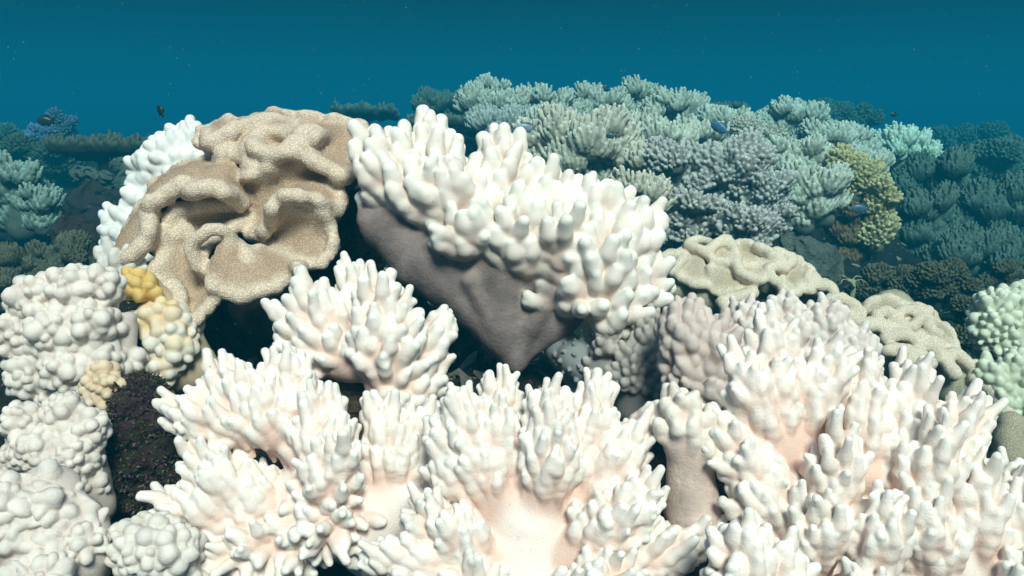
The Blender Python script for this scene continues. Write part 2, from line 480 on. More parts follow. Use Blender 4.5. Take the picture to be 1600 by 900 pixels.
def sheet_field(fld_list, h, blur_n=2):
    """fld_list: (points Nx3, radii N, colours Nx3, label): union of balls, then softened"""
    allp = np.concatenate([p for p, *_ in fld_list]); allr = np.concatenate([r for _, r, *_ in fld_list])
    lo = (allp - allr[:, None]).min(0) - 5 * h; hi = (allp + allr[:, None]).max(0) + 5 * h
    n = np.ceil((hi - lo) / h).astype(int) + 1
    D = np.full(n, 9.0, np.float32); C = np.full((3, *n), .2, np.float32); Lb = np.zeros(n, np.int16)
    ax = [(lo[i] + h * np.arange(n[i])).astype(np.float32) for i in range(3)]
    for P, R, K, lab in fld_list:
        for p, r, c in zip(P, R, K):
            m = r + 3 * h
            i0 = np.maximum(0, ((p - m - lo) / h).astype(int)); i1 = np.minimum(n, ((p + m - lo) / h).astype(int) + 2)
            sl = (slice(i0[0], i1[0]), slice(i0[1], i1[1]), slice(i0[2], i1[2]))
            d = np.sqrt((ax[0][sl[0]][:, None, None] - p[0]) ** 2 + (ax[1][sl[1]][None, :, None] - p[1]) ** 2 + (ax[2][sl[2]][None, None, :] - p[2]) ** 2) - r
            old = D[sl]; b = d < old
            D[sl] = np.where(b, d, old); Lb[sl] = np.where(b, lab, Lb[sl])
            for q in range(3): C[q][sl] = np.where(b, c[q], C[q][sl])
    for _ in range(blur_n):
        for a in range(3):
            D = (np.roll(D, 1, a) + 2 * D + np.roll(D, -1, a)) / 4
            for q in range(3): C[q] = (np.roll(C[q], 1, a) + 2 * C[q] + np.roll(C[q], -1, a)) / 4
    return -D, C, Lb, lo, h

def smooth_closed(P, sig):
    if sig < .3: return P
    n = len(P); k = int(sig * 3) + 1
    w = np.exp(-.5 * (np.arange(-k, k + 1) / sig) ** 2); w /= w.sum()
    if 2 * k + 1 >= n: k = (n - 1) // 2; w = np.exp(-.5 * (np.arange(-k, k + 1) / sig) ** 2); w /= w.sum()
    Q = np.concatenate([P[-k:], P, P[:k]])
    return np.stack([np.convolve(Q[:, i], w, 'valid') for i in range(P.shape[1])], 1)

def resample_closed(P, n):
    P = np.asarray(P, float)
    c = np.array(catmull([*P, P[0]], 10))
    s = np.concatenate([[0], np.cumsum(np.linalg.norm(np.diff(c, axis=0), axis=1))])
    t = np.linspace(0, s[-1], n, endpoint=False)
    return np.stack([np.interp(t, s, c[:, i]) for i in range(c.shape[1])], 1)

def ruffled_cap(rim, centre, lip, thick, n=320, m=34, keep=.5, cols=None, bowl=0, sig=26):
    """the folded disc of a leather coral: its margin meanders along rim, the folds die out towards the centre"""
    R = resample_closed(rim, n)
    c = np.asarray(centre, float)
    pts, rad, col = [], [], []
    c_in, c_out = np.array(cols[0]), np.array(cols[1])
    for j in range(m + 1):
        v = j / m
        Rv = smooth_closed(R, sig * (1 - v) ** 1.5)
        Pv = c + (Rv - c) * (v ** .85)
        Pv[:, 2] += bowl * math.sin(math.pi * min(1, v)) 
        pts.append(Pv); rad.append(np.full(n, thick + (lip - thick) * max(0, (v - .8) / .2) ** 1.0))
        col.append(np.repeat((c_in + (c_out - c_in) * v ** 2)[None], n, 0))
    return np.concatenate(pts), np.concatenate(rad), np.concatenate(col)

def tri_prism_mesh(name, V, F, mat, parent=None, loc=(0, 0, 0), smooth=True):
    me = bpy.data.meshes.new(name); me.from_pydata([tuple(v) for v in V], [], [tuple(f) for f in F]); me.update()
    if smooth: me.polygons.foreach_set("use_smooth", np.ones(len(me.polygons), bool))
    me.materials.append(mat)
    o = bpy.data.objects.new(name, me); COL.objects.link(o)
    if parent: o.parent = parent
    else: o.location = loc
    return o

#%%SCENE%%
# ------------------------------------------------------------------ near colonies
WHITE = dict(core=(.77, .56, .475), tip=(.87, .85, .79), stalk=(.74, .60, .53))
PINKW = dict(core=(.79, .575, .485), tip=(.89, .86, .80), stalk=(.88, .775, .715))
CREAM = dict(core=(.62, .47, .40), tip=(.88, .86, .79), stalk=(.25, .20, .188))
KNOBW = dict(core=(.56, .475, .42), tip=(.79, .735, .67), stalk=(.60, .52, .47))

colony("finger_coral", "bleached white finger coral at the bottom centre, fanned around a smooth bare hollow", "coral", .80, [
    ([(800, 810, -20, 58), (745, 725, -10, 42), (725, 655, -20, 28)], (-.4, 1, .25)),
    ([(800, 790, -30, 55), (785, 690, -25, 38), (778, 632, -40, 24)], (-.05, 1, .1)),
    ([(840, 790, -10, 55), (862, 720, 16, 44), (858, 655, 5, 32)], (0, 1, .45)),
    ([(870, 790, -30, 55), (928, 690, -20, 40), (928, 636, -30, 24)], (.15, 1, .1)),
    ([(880, 790, -20, 52), (965, 720, 0, 36), (1005, 672, -10, 22)], (.7, .8, .25)),
    ([(770, 800, -30, 50), (705, 750, -10, 30), (694, 690, -20, 20)], (-.7, .9, .15)),
    ([(890, 860, 10, 55), (955, 808, 40, 40), (995, 775, 40, 26)], (.5, .8, .5)),
    ([(920, 890, 25, 45), (1030, 855, 35, 32), (1088, 828, 30, 20)], (.8, .5, .4)),
    ([(770, 870, 10, 50), (705, 825, 40, 36), (672, 800, 40, 24)], (-.6, .7, .55)),
    ([(760, 900, 25, 40), (665, 862, 50, 30), (618, 856, 55, 20)], (-.9, .2, .5)),
    ([(850, 940, 50, 45), (930, 895, 70, 34), (950, 880, 72, 26)], (.2, .5, .9)),
    ([(770, 950, 40, 45), (740, 905, 60, 34), (730, 890, 62, 26)], (-.3, .6, .8)),
], [[(820, 960, -40, 110), (825, 830, -38, 78)]], fl=42, fr=8.9, cols=PINKW, seed=3, rk=.76, pull=.08, tmin=.36, grow=1.2, rib=1.0, h=2.1, taper=.74, root=1.15, spacing=1.62)

colony("finger_coral", "wide bleached finger coral beside the small pale pebbly ball, with several finger clumps", "coral", .84, [
    ([(470, 690, -5, 48), (400, 630, -5, 40), (345, 605, -10, 26)], (-.4, 1, .3)),
    ([(430, 670, 10, 40), (330, 655, 10, 30), (282, 648, 5, 20)], (-1, .35, .4)),
    ([(480, 670, -15, 42), (455, 610, -20, 32), (440, 590, -20, 22)], (0, 1, .1)),
    ([(520, 740, 5, 50), (510, 690, 20, 42), (505, 650, 15, 28)], (0, 1, .4)),
    ([(530, 770, 20, 48), (525, 740, 50, 36), (545, 712, 60, 24)], (.2, .6, .9)),
    ([(600, 780, -20, 50), (610, 720, -22, 40), (595, 668, -28, 26)], (-.05, 1, .2)),
    ([(640, 780, -30, 46), (650, 712, -40, 32), (655, 678, -40, 22)], (.35, 1, .1)),
    ([(440, 800, -5, 55), (370, 760, 20, 42), (328, 722, 20, 28)], (-.5, .9, .4)),
    ([(420, 820, 0, 48), (345, 790, 30, 36), (292, 785, 25, 24)], (-1, .25, .5)),
    ([(440, 830, 10, 48), (405, 845, 40, 34), (375, 850, 50, 24)], (-.5, -.1, 1)),
    ([(470, 820, 10, 50), (445, 880, 30, 34), (425, 880, 30, 24)], (-.2, -.5, .9), dict(under=-.5)),
    ([(540, 800, 20, 45), (530, 810, 45, 30), (525, 815, 50, 24)], (0, -.2, 1)),
], [[(580, 850, -50, 60), (490, 790, -25, 75)], [(580, 850, -50, 60), (630, 800, -45, 70)], [(580, 860, -50, 60), (580, 820, -35, 70)]], fl=40, fr=8.8, cols=PINKW, seed=11, rk=.76, pull=.08, tmin=.36, grow=1.2, rib=1.0, h=2.1, taper=.74, root=1.15, spacing=1.62)

colony("finger_coral", "small two-lobed white finger coral arching over a brown rock, below the large brown folded coral", "coral", .98, [
    ([(545, 560, -10, 38), (500, 510, 0, 34), (488, 470, 0, 24)], (-.5, 1, .3)),
    ([(520, 560, 0, 36), (470, 535, 8, 26), (458, 515, 10, 18)], (-1, .25, .3)),
    ([(560, 540, -20, 40), (560, 480, -30, 30), (558, 445, -35, 20)], (0, 1, 0)),
    ([(612, 600, 10, 46), (610, 540, 30, 44), (602, 485, 25, 32)], (.15, 1, .5)),
    ([(635, 610, 0, 38), (665, 555, 0, 30), (682, 525, -5, 20)], (.9, .5, .2)),
    ([(640, 640, 0, 24), (660, 610, 5, 26), (676, 590, 0, 18)], (1, -.15, .3), dict(under=-.5, fl=.8)),
], [[(655, 665, -15, 10), (635, 610, -10, 38), (590, 560, -15, 45)], [(460, 575, -10, 14), (520, 545, -10, 36), (570, 540, -20, 40)]],
    fl=42, fr=9.4, cols=WHITE, seed=5, rk=.85, pull=.2, tmin=.2, h=2.2)

colony("finger_coral", "largest white finger coral, thick blunt fingers above a broad bare mauve-brown stalk", "coral", 1.15, [
    ([(650, 284, -20, 40), (608, 256, -10, 36), (582, 244, 0, 26)], (-.4, 1, .4), dict(under=.15)),
    ([(640, 298, 0, 34), (604, 280, 15, 28), (580, 274, 20, 20)], (-.7, .7, .5), dict(under=.2)),
    ([(690, 290, -40, 46), (672, 235, -50, 32), (668, 200, -55, 18)], (0, 1, .1)),
    ([(700, 320, 0, 44), (664, 308, 25, 34), (640, 300, 35, 24)], (-.4, .7, .6), dict(under=.15)),
    ([(725, 340, 0, 52), (702, 300, 10, 45), (692, 265, 0, 32)], (-.1, 1, .5)),
    ([(795, 330, -20, 48), (787, 272, -30, 38), (783, 232, -40, 24)], (0, 1, .2)),
    ([(760, 366, 15, 42), (728, 362, 42, 32), (716, 372, 48, 24)], (-.3, .6, .7), dict(under=0)),
    ([(832, 388, 5, 46), (808, 374, 30, 40), (800, 352, 25, 32)], (0, .8, .7)),
    ([(870, 350, -20, 44), (858, 302, -25, 32), (850, 285, -30, 24)], (.1, 1, .3)),
    ([(890, 400, 5, 48), (872, 375, 30, 40), (862, 370, 40, 28)], (0, .6, .8)),
    ([(930, 370, -20, 48), (935, 332, -20, 38), (930, 306, -25, 26)], (.2, 1, .3)),
    ([(960, 410, -5, 46), (990, 372, 0, 36), (1008, 348, -5, 22)], (.7, .8, .3)),
    ([(960, 440, 5, 44), (942, 425, 35, 38), (940, 400, 35, 28)], (.1, .7, .8)),
    ([(980, 450, -5, 38), (1010, 446, 5, 28), (1022, 438, 0, 20)], (.9, .3, .4), dict(under=-.2)),
    ([(955, 460, 5, 38), (948, 482, 28, 30), (958, 496, 30, 22)], (.4, .1, .8), dict(under=-.5)),
    ([(915, 448, 10, 34), (898, 458, 36, 26), (890, 455, 38, 20)], (-.2, .4, 1), dict(under=-.1)),
], [[(805, 570, -25, 12), (790, 500, -35, 50), (780, 430, -30, 62)],
    [(795, 555, -25, 14), (725, 450, -30, 40), (690, 390, -25, 55)],
    [(780, 528, -30, 20), (655, 410, -24, 42), (615, 350, -20, 42)],
    [(650, 405, -24, 36), (590, 352, -15, 26), (572, 338, -12, 16)], [(806, 572, -16, 7), (770, 500, 4, 9), (735, 440, 18, 12)], [(806, 572, -16, 6), (830, 510, 6, 9), (862, 460, 14, 12)], [(790, 548, -14, 6), (700, 455, 2, 8), (650, 400, 8, 10)],
    [(815, 560, -28, 14), (860, 500, -30, 36), (910, 440, -30, 50)],
    [(620, 322, -40, 40), (700, 338, -40, 56), (800, 390, -40, 70), (900, 410, -40, 62), (970, 430, -40, 42)]],
    fl=42, fr=12.4, cols=CREAM, seed=21, rk=.84, pull=.35, tmin=.15, under=0, spacing=1.62, vary=(.75, 1.2), kf=.15, grow=1.6, taper=.8, mats=(M_SOFT, M_STALK))

colony("finger_coral", "biggest pinkish-white finger coral, long pointed fingers filling the lower right corner", "coral", .78, [
    ([(1235, 700, -25, 58), (1222, 610, -30, 48), (1215, 535, -40, 28)], (0, 1, .3)),
    ([(1210, 690, -10, 46), (1172, 620, 0, 34), (1162, 585, 0, 22)], (-.5, 1, .3)),
    ([(1260, 680, -20, 46), (1292, 605, -20, 32), (1300, 572, -25, 22)], (.4, 1, .2)),
    ([(1210, 770, 0, 50), (1160, 725, 10, 36), (1138, 685, 10, 24)], (-.6, .9, .4)),
    ([(1350, 730, -20, 55), (1360, 655, -30, 40), (1362, 602, -40, 26)], (0, 1, .2)),
    ([(1425, 730, -20, 55), (1440, 650, -40, 42), (1450, 612, -45, 28)], (.1, 1, .2)),
    ([(1470, 750, -10, 55), (1502, 690, -20, 42), (1525, 655, -30, 26)], (.45, 1, .3)),
    ([(1285, 790, 15, 50), (1292, 735, 35, 40), (1300, 700, 35, 26)], (0, 1, .5)),
    ([(1420, 770, 10, 50), (1442, 725, 30, 40), (1452, 690, 30, 28)], (.2, .9, .6)),
    ([(1240, 870, 35, 50), (1258, 810, 60, 40), (1265, 780, 60, 26)], (-.1, .9, .6)),
    ([(1335, 870, 45, 50), (1342, 825, 70, 38), (1345, 800, 70, 26)], (.1, .9, .6)),
    ([(1445, 870, 25, 60), (1420, 815, 50, 40), (1412, 790, 50, 26)], (-.1, 1, .5)),
    ([(1520, 860, 15, 55), (1505, 800, 30, 40), (1500, 762, 30, 28)], (0, 1, .4)),
    ([(1590, 860, 10, 60), (1592, 800, 10, 42), (1605, 762, 5, 28)], (.3, 1, .3)),
    ([(1560, 960, 50, 60), (1565, 905, 70, 34), (1568, 885, 72, 26)], (0, 1, .5)),
    ([(1310, 960, 70, 50), (1312, 905, 90, 34), (1315, 890, 92, 24)], (0, 1, .5)),
    ([(1215, 820, 10, 48), (1180, 790, 25, 32), (1160, 770, 25, 22)], (-.8, .7, .4)),
    ([(1650, 900, 0, 70), (1670, 820, 0, 46)], (.3, 1, .3)),
], [[(1300, 960, -60, 110), (1300, 840, -60, 100)], [(1450, 960, -40, 120), (1450, 850, -45, 100)], [(1600, 960, -50, 110), (1570, 850, -50, 90)]],
    fl=52, fr=9.6, cols=PINKW, seed=33, rk=.72, pull=.15, tmin=.33, rib=1.0, h=2.2, root=1.22, spacing=1.7, grow=1.55, taper=.66)

colony("finger_coral", "upright column of pale coral with a bare brownish stalk and few finger tips", "coral", .79, [
    ([(1072, 690, 0, 36), (1064, 655, 0, 28), (1060, 640, 0, 20)], (-.1, 1, .3), dict(under=.1)),
    ([(1085, 710, 5, 34), (1105, 685, 5, 24), (1112, 672, 5, 16)], (.6, 1, .3), dict(under=.1)),
], [[(1085, 800, -10, 46), (1080, 740, -5, 34), (1072, 690, 0, 30)]], fl=24, fr=10, seed=8, stalk_col=(.70, .56, .49), cols=dict(core=(.66, .52, .45), tip=(.86, .82, .74)), mats=(M_SOFT, M_STALK), h=2.2)

colony("finger_coral", "low white clump of fingers cut by the bottom edge, between the two bigger white corals", "coral", .70, [
    ([(1172, 960, 0, 50), (1165, 890, 0, 38), (1160, 870, 0, 28)], (-.1, 1, .4)),
    ([(1200, 960, 0, 46), (1215, 900, 0, 34)], (.4, 1, .4))], [[(1180, 990, -10, 60), (1180, 950, -10, 55)]], fl=36, fr=11.5, cols=PINKW, seed=14)

# knobbly colonies on the left
colony("pebbly_coral", "broad white pebbly coral slab with hundreds of round knobs, at the left edge", "coral", .97, [
    ([(38, 472, -30, 32), (44, 468, -20, 28)], (-.2, .6, .9)), ([(92, 455, -34, 34), (96, 452, -24, 28)], (0, .7, .8)), ([(140, 452, -36, 28), (146, 446, -28, 22)], (.3, .7, .7)),
    ([(22, 530, -28, 34), (18, 528, -14, 28)], (-.3, .2, 1)), ([(78, 520, -24, 36), (80, 516, -8, 30)], (0, .3, 1)), ([(134, 512, -30, 34), (138, 506, -18, 28)], (.2, .3, 1)),
    ([(42, 588, -28, 34), (38, 588, -14, 28)], (-.3, 0, 1)), ([(100, 584, -22, 36), (102, 582, -6, 30)], (0, .1, 1)), ([(146, 570, -34, 28), (150, 566, -24, 22)], (.3, .1, .9)), ([(76, 626, -30, 28), (74, 630, -22, 22)], (0, -.2, 1))],
    [[(100, 640, -60, 50), (90, 540, -60, 70)], [(176, 500, -55, 12), (172, 600, -55, 14)]], fl=6, fr=11.5, mode='knob', part='knob', cols=KNOBW, seed=2, under=-.5, spacing=1.3, h=2.4, wob=(1.2, 40))
colony("pebbly_coral", "pale pebbly coral head under the broad white slab, tilted beside the dark algae rock", "coral", .84, [
    ([(40, 668, -10, 30), (36, 660, 0, 24)], (-.3, .7, .8)), ([(92, 652, -16, 30), (96, 646, -8, 24)], (.1, .8, .7)), ([(128, 674, -20, 28), (134, 670, -12, 22)], (.5, .5, .8)),
    ([(64, 704, 0, 34), (62, 700, 12, 28)], (-.1, .3, 1)), ([(110, 712, -6, 32), (112, 708, 4, 26)], (.3, .2, 1)), ([(30, 716, -8, 28), (26, 716, 0, 22)], (-.4, .1, .9)), ([(88, 738, 0, 26), (88, 738, 8, 22)], (0, -.1, 1))], [[(120, 800, -40, 40), (90, 710, -30, 50)]], fl=5, fr=9.6, mode='knob', part='knob', cols=KNOBW, seed=4, under=-.4, spacing=1.3, h=2.2, wob=(1.2, 40))
colony("pebbly_coral", "low greyish pebbly coral in the bottom left corner with a smooth bare skirt", "coral", .74, [
    ([(-15, 775, 5, 34), (15, 785, 10, 34)], (-.1, .6, 1), dict(under=.2)), ([(-10, 850, 30, 34), (20, 835, 25, 24)], (0, .5, 1), dict(under=.3)),
    ([(70, 895, 40, 34), (100, 885, 38, 30)], (0, .7, .9), dict(under=.0)), ([(55, 800, 0, 26), (70, 790, 0, 22)], (.2, .7, .8), dict(under=.0)), ([(120, 860, -10, 26), (130, 850, -8, 22)], (.4, .6, .7), dict(under=.1, fr=.8))], [[(-20, 900, -40, 80), (60, 850, -40, 66), (100, 880, -35, 58)], [(50, 780, -45, 46), (100, 850, -40, 50)]],
    fl=5, fr=12, mode='knob', part='knob', cols=dict(core=(.62, .53, .47), tip=(.78, .74, .68), stalk=(.66, .58, .53)), seed=6, under=-.1, spacing=1.4, h=2.4, wob=(3, 60))
colony("pebbly_coral", "small ball of smooth pale knobs at the bottom, beside the dark algae rock", "coral", .77, [
    ([(225, 855, 0, 44), (255, 858, 0, 44)], (0, .5, .8))], [[(270, 920, -30, 40), (250, 880, -20, 44)]], fl=4, fr=13, mode='knob', part='knob',
    cols=dict(core=(.56, .50, .43), tip=(.79, .755, .69), stalk=(.5, .45, .41)), seed=9, under=-.6, spacing=1.3, h=2.2, wob=(1.2, 40))
YEL = dict(core=(.62, .40, .10), tip=(.80, .60, .24))
colony("pebbly_coral", "yellow and white knobbly coral leaning on the brown folded coral", "coral", 1.06, [
    ([(205, 440, 0, 16), (225, 452, 0, 22)], (-.3, .7, .8), dict(core=(.55, .33, .07), tip=(.74, .53, .20))),
    ([(235, 505, 5, 22), (258, 492, 0, 22)], (-.4, .4, .9), dict(core=(.62, .42, .13), tip=(.80, .68, .50))),
    ([(265, 520, 0, 34), (275, 545, 0, 34)], (-.1, .4, 1), dict(core=(.62, .50, .36), tip=(.81, .77, .68))),
    ([(222, 580, 10, 24), (255, 575, 8, 30)], (-.4, .3, .9), dict(core=(.60, .50, .38), tip=(.80, .76, .66)))],
    [[(225, 445, -30, 14), (268, 520, -35, 28), (292, 580, -40, 32)], [(292, 580, -40, 30), (250, 595, -20, 24)]], fl=5, fr=11.5, rk=.86, mode='knob', part='knob', cols=KNOBW,
    stalk_col=(.50, .40, .27), seed=12, under=-.4, spacing=1.3, h=2.0, wob=(1.2, 40))
colony("pebbly_coral", "little tan knob cluster wedged between two white pebbly corals", "coral", .93, [
    ([(160, 590, 0, 18), (172, 610, 0, 20)], (.2, .4, 1), dict(core=(.55, .40, .24), tip=(.76, .62, .44))), ([(148, 610, 0, 16), (150, 625, 0, 16)], (-.2, .3, 1))],
    [[(160, 670, -10, 10), (160, 620, -10, 24)]], fl=4, fr=10, mode='knob', part='knob', cols=dict(core=(.6, .5, .4), tip=(.78, .72, .62)), seed=16, spacing=1.3, h=2.0, split=40)
colony("finger_coral", "stubby greyish white coral tuft under the left rim of the brown folded coral", "coral", 1.12, [
    ([(185, 430, 0, 20), (178, 410, 0, 14)], (-.3, 1, .3)), ([(200, 425, -5, 18), (205, 408, -5, 12)], (.3, 1, .2))], [[(200, 450, -10, 22), (190, 425, -5, 20)]], fl=20, fr=7.5, cols=dict(core=(.5, .48, .44), tip=(.68, .67, .62)), seed=17, h=2.0, split=30)
colony("finger_coral", "snow white stubby-fingered coral showing behind the left side of the brown folded coral", "coral", 1.36, [
    ([(305, 245, -10, 24), (292, 222, -5, 17), (290, 212, -5, 11)], (-.3, 1, .3)), ([(290, 262, 0, 28), (262, 245, 0, 17), (257, 238, 0, 11)], (-.8, .7, .4)),
    ([(290, 270, 0, 34), (270, 255, 10, 26)], (-.3, .6, .8)), ([(270, 290, 0, 28), (238, 270, 5, 18), (230, 268, 5, 12)], (-1, .4, .4)),
    ([(250, 330, 0, 26), (228, 318, 5, 18)], (-.8, .2, .7)), ([(240, 370, 0, 34), (205, 355, 8, 22), (190, 355, 8, 14)], (-1, .4, .6)), ([(230, 390, 0, 30), (200, 380, 10, 22)], (-.6, 0, 1))],
    [[(310, 380, -40, 40), (300, 250, -30, 30)], [(270, 380, -30, 40), (260, 330, -25, 36)]], fl=18, fr=8.6, cols=dict(core=(.72, .70, .66), tip=(.86, .87, .84)), seed=19, h=2.2, taper=.85)

# shaded colonies between the big white ones
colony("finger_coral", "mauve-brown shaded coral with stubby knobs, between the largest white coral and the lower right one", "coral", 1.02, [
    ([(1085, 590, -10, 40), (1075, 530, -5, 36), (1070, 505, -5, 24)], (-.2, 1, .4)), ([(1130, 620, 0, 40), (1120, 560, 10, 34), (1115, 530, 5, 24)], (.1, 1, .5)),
    ([(1125, 640, 5, 34), (1105, 610, 20, 26)], (-.4, .3, .9))], [[(1130, 690, -20, 44), (1110, 600, -15, 44)]], fl=20, fr=9, cols=dict(core=(.42, .32, .28), tip=(.68, .59, .54), stalk=(.40, .32, .29)), seed=23, h=2.2)  # core colour darkened to paint in the shading
colony("finger_coral", "dense hedge of small pinkish-white fingers behind the lower right coral", "coral", 1.12, [
    ([(1160, 559, 0, 34), (1165, 519, 0, 28), (1165, 504, 0, 20)], (-.1, 1, .4)), ([(1225, 554, 0, 36), (1225, 514, 0, 30), (1225, 499, 0, 22)], (0, 1, .4)), ([(1280, 559, 0, 36), (1285, 519, 0, 30), (1288, 502, 0, 22)], (.1, 1, .4)),
    ([(1320, 574, 5, 34), (1330, 549, 5, 28), (1332, 539, 5, 20)], (.3, .8, .5)), ([(1150, 594, 15, 30), (1145, 559, 15, 24)], (-.3, .7, .6)), ([(1340, 604, 5, 30), (1340, 584, 10, 24)], (.4, .6, .6))],
    [[(1160, 614, -40, 50), (1340, 624, -40, 50)]], fl=18, fr=6.8, cols=dict(core=(.58, .46, .41), tip=(.78, .72, .67)), seed=25, h=2.0)
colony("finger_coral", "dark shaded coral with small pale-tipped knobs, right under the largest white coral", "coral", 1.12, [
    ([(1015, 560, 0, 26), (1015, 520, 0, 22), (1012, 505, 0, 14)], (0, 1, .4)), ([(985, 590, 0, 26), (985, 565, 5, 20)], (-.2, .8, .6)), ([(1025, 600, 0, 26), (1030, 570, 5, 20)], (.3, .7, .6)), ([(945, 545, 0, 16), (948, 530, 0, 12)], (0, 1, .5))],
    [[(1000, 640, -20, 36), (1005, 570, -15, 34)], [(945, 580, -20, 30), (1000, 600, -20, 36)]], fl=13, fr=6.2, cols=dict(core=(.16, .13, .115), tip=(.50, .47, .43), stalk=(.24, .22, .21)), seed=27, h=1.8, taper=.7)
colony("encrusting_coral", "bluish grey smooth encrusting coral with scattered small bumps, below the mauve-brown stalk", "coral", 1.16, [
    ([(900, 560, 0, 30), (925, 580, 0, 30)], (0, .4, 1), dict(fr=.9))], [[(880, 545, -30, 30), (925, 600, -30, 34), (950, 570, -35, 30)], [(905, 620, -30, 20), (920, 590, -25, 30)]],
    fl=4, fr=5, mode='knob', part='bump', spacing=5.0, cols=dict(core=(.26, .28, .28), tip=(.30, .32, .32), stalk=(.26, .28, .28)), seed=28, h=2.0, split=0, lobename='crust')

# right edge
colony("pebbly_coral", "pale green knobbly coral head at the right edge", "coral", 1.5, [
    ([(1560, 500, -10, 34), (1560, 485, -10, 26)], (-.1, 1, .5)), ([(1600, 500, -15, 40), (1600, 480, -15, 30)], (0, 1, .5)), ([(1550, 530, 0, 24), (1545, 525, 5, 20)], (-.5, .3, .9)), ([(1590, 545, -5, 34), (1585, 535, 5, 30)], (0, .4, 1))],
    [[(1600, 560, -50, 40), (1580, 520, -40, 40)]], fl=8, fr=7.5, mode='knob', part='knob', cols=dict(core=(.46, .48, .36), tip=(.76, .79, .63)), seed=31, h=2.0, spacing=1.7, split=60)
colony("pebbly_coral", "pale green coral with ragged finger tiers, below the green head at the right edge", "coral", 1.36, [
    ([(1560, 600, 0, 22), (1545, 585, 5, 16)], (-.6, .9, .5)), ([(1600, 600, -5, 30), (1592, 580, 0, 22)], (0, 1, .5)), ([(1565, 640, 0, 24), (1560, 625, 5, 18)], (-.3, .7, .8)), ([(1600, 640, 0, 26), (1600, 630, 8, 20)], (0, .6, .8)), ([(1545, 660, 0, 18), (1540, 655, 5, 14)], (-.5, .6, .6))],
    [[(1600, 670, -30, 30), (1580, 610, -25, 34)]], fl=14, fr=6.8, cols=dict(core=(.38, .40, .29), tip=(.74, .77, .60)), seed=34, h=1.9, split=60)

# ------------------------------------------------------------------ leather corals
def leather(name, label, d0, patches, tubes, balls, cols, mats, soft=6, curl=0, lift=0, h=2.2, T=lambda p: p, base=None, wob=(1.2, 26), ruffle=6.0, capname='cap'):
    """patches: (edge, edge, bulge, lip on first, lip on second, label): a sheet between two traced margins"""
    fl = []
    ci, co = np.array(cols[0]), np.array(cols[1])  # interior darker, rims paler: shading of the folds painted into the colour
    def loc(p): q = T(p); return np.array([q[0] - 800, 450 - q[1], q[2]], float)
    def line(E, n):
        c = np.array(catmull([loc(p) for p in E], 12))
        s = np.concatenate([[0], np.cumsum(np.linalg.norm(np.diff(c, axis=0), axis=1))]); t = np.linspace(0, s[-1], n)
        return np.stack([np.interp(t, s, c[:, i]) for i in range(3)], 1), s[-1]
    for A, B, bulge, la, lb, th, lab in patches:
        a, sa = line(A, 10); b, sb = line(B, 10)
        n = int(max(sa, sb) / 2.4) + 4
        a, _ = line(A, n); b, _ = line(B, n)
        m = int(np.linalg.norm(a - b, axis=1).max() / 2.6) + 3
        for j in range(m + 1):
            v = j / m
            P = a + (b - a) * v; P[:, 2] += bulge * math.sin(math.pi * v)
            wd = np.linalg.norm(a - b, axis=1) + 1e-6
            sa_ = np.linspace(0, max(sa, sb), n); out = (b - a) / wd[:, None]
            for e_, on, sg, ph in ((np.clip(1 - v * wd / 34, 0, 1), la, -1, 1.0), (np.clip(1 - (1 - v) * wd / 34, 0, 1), lb, 1, 2.6)):
                if on:
                    q = ruffle * (np.sin(sa_ * 6.283 / 47 + ph + bulge) + .6 * np.sin(sa_ * 6.283 / 27 + 2 * ph)) * e_ ** 1.5
                    P[:, 2] += q + curl * e_ ** 2; P[:, :2] += out[:, :2] * (sg * .45 * q)[:, None]
            ea, eb = np.clip(1 - v * wd / 16, 0, 1), np.clip(1 - (1 - v) * wd / 16, 0, 1)
            R = th + np.maximum((la - th) * ea if la else 0 * ea, (lb - th) * eb if lb else 0 * eb)
            e = np.maximum(ea if la else 0 * ea, eb if lb else 0 * eb)[:, None]
            fl.append((P, R, ci + (co - ci) * e, lab))
    for E, r, lab in tubes:
        _, s = line(E, 10); P, _ = line(E, int(s / 2.0) + 3); P[:, 2] += lift
        R = np.full(len(P), float(r)); fl.append((P, R, np.repeat(co[None], len(P), 0), lab))
    for (x, y, z, r, lab, c) in balls:
        fl.append((loc((x, y, z))[None], np.array([float(r)]), np.array(c, float)[None], lab))
    F, C, Lb, lo, h = sheet_field(fl, h, soft)
    V, Nn, Cc, Q, labs, seen = bake_grid(F, C, Lb, lo, h, d0, wob, len(label))
    bpt = np.array([V[:, 0].mean(), V[:, 1].mean(), V[:, 2].min()])
    root = empty(name, bpt, label, "coral")
    tree = {1: (capname, mats[0], None), 2: (capname, mats[0], None), 3: ('stalk', mats[1], None)}
    split_out(root, bpt, V, Nn, Cc, Q, labs, tree, seen)
    ANCH.append((bpt[0], bpt[1], bpt[2] + .02))
    return root

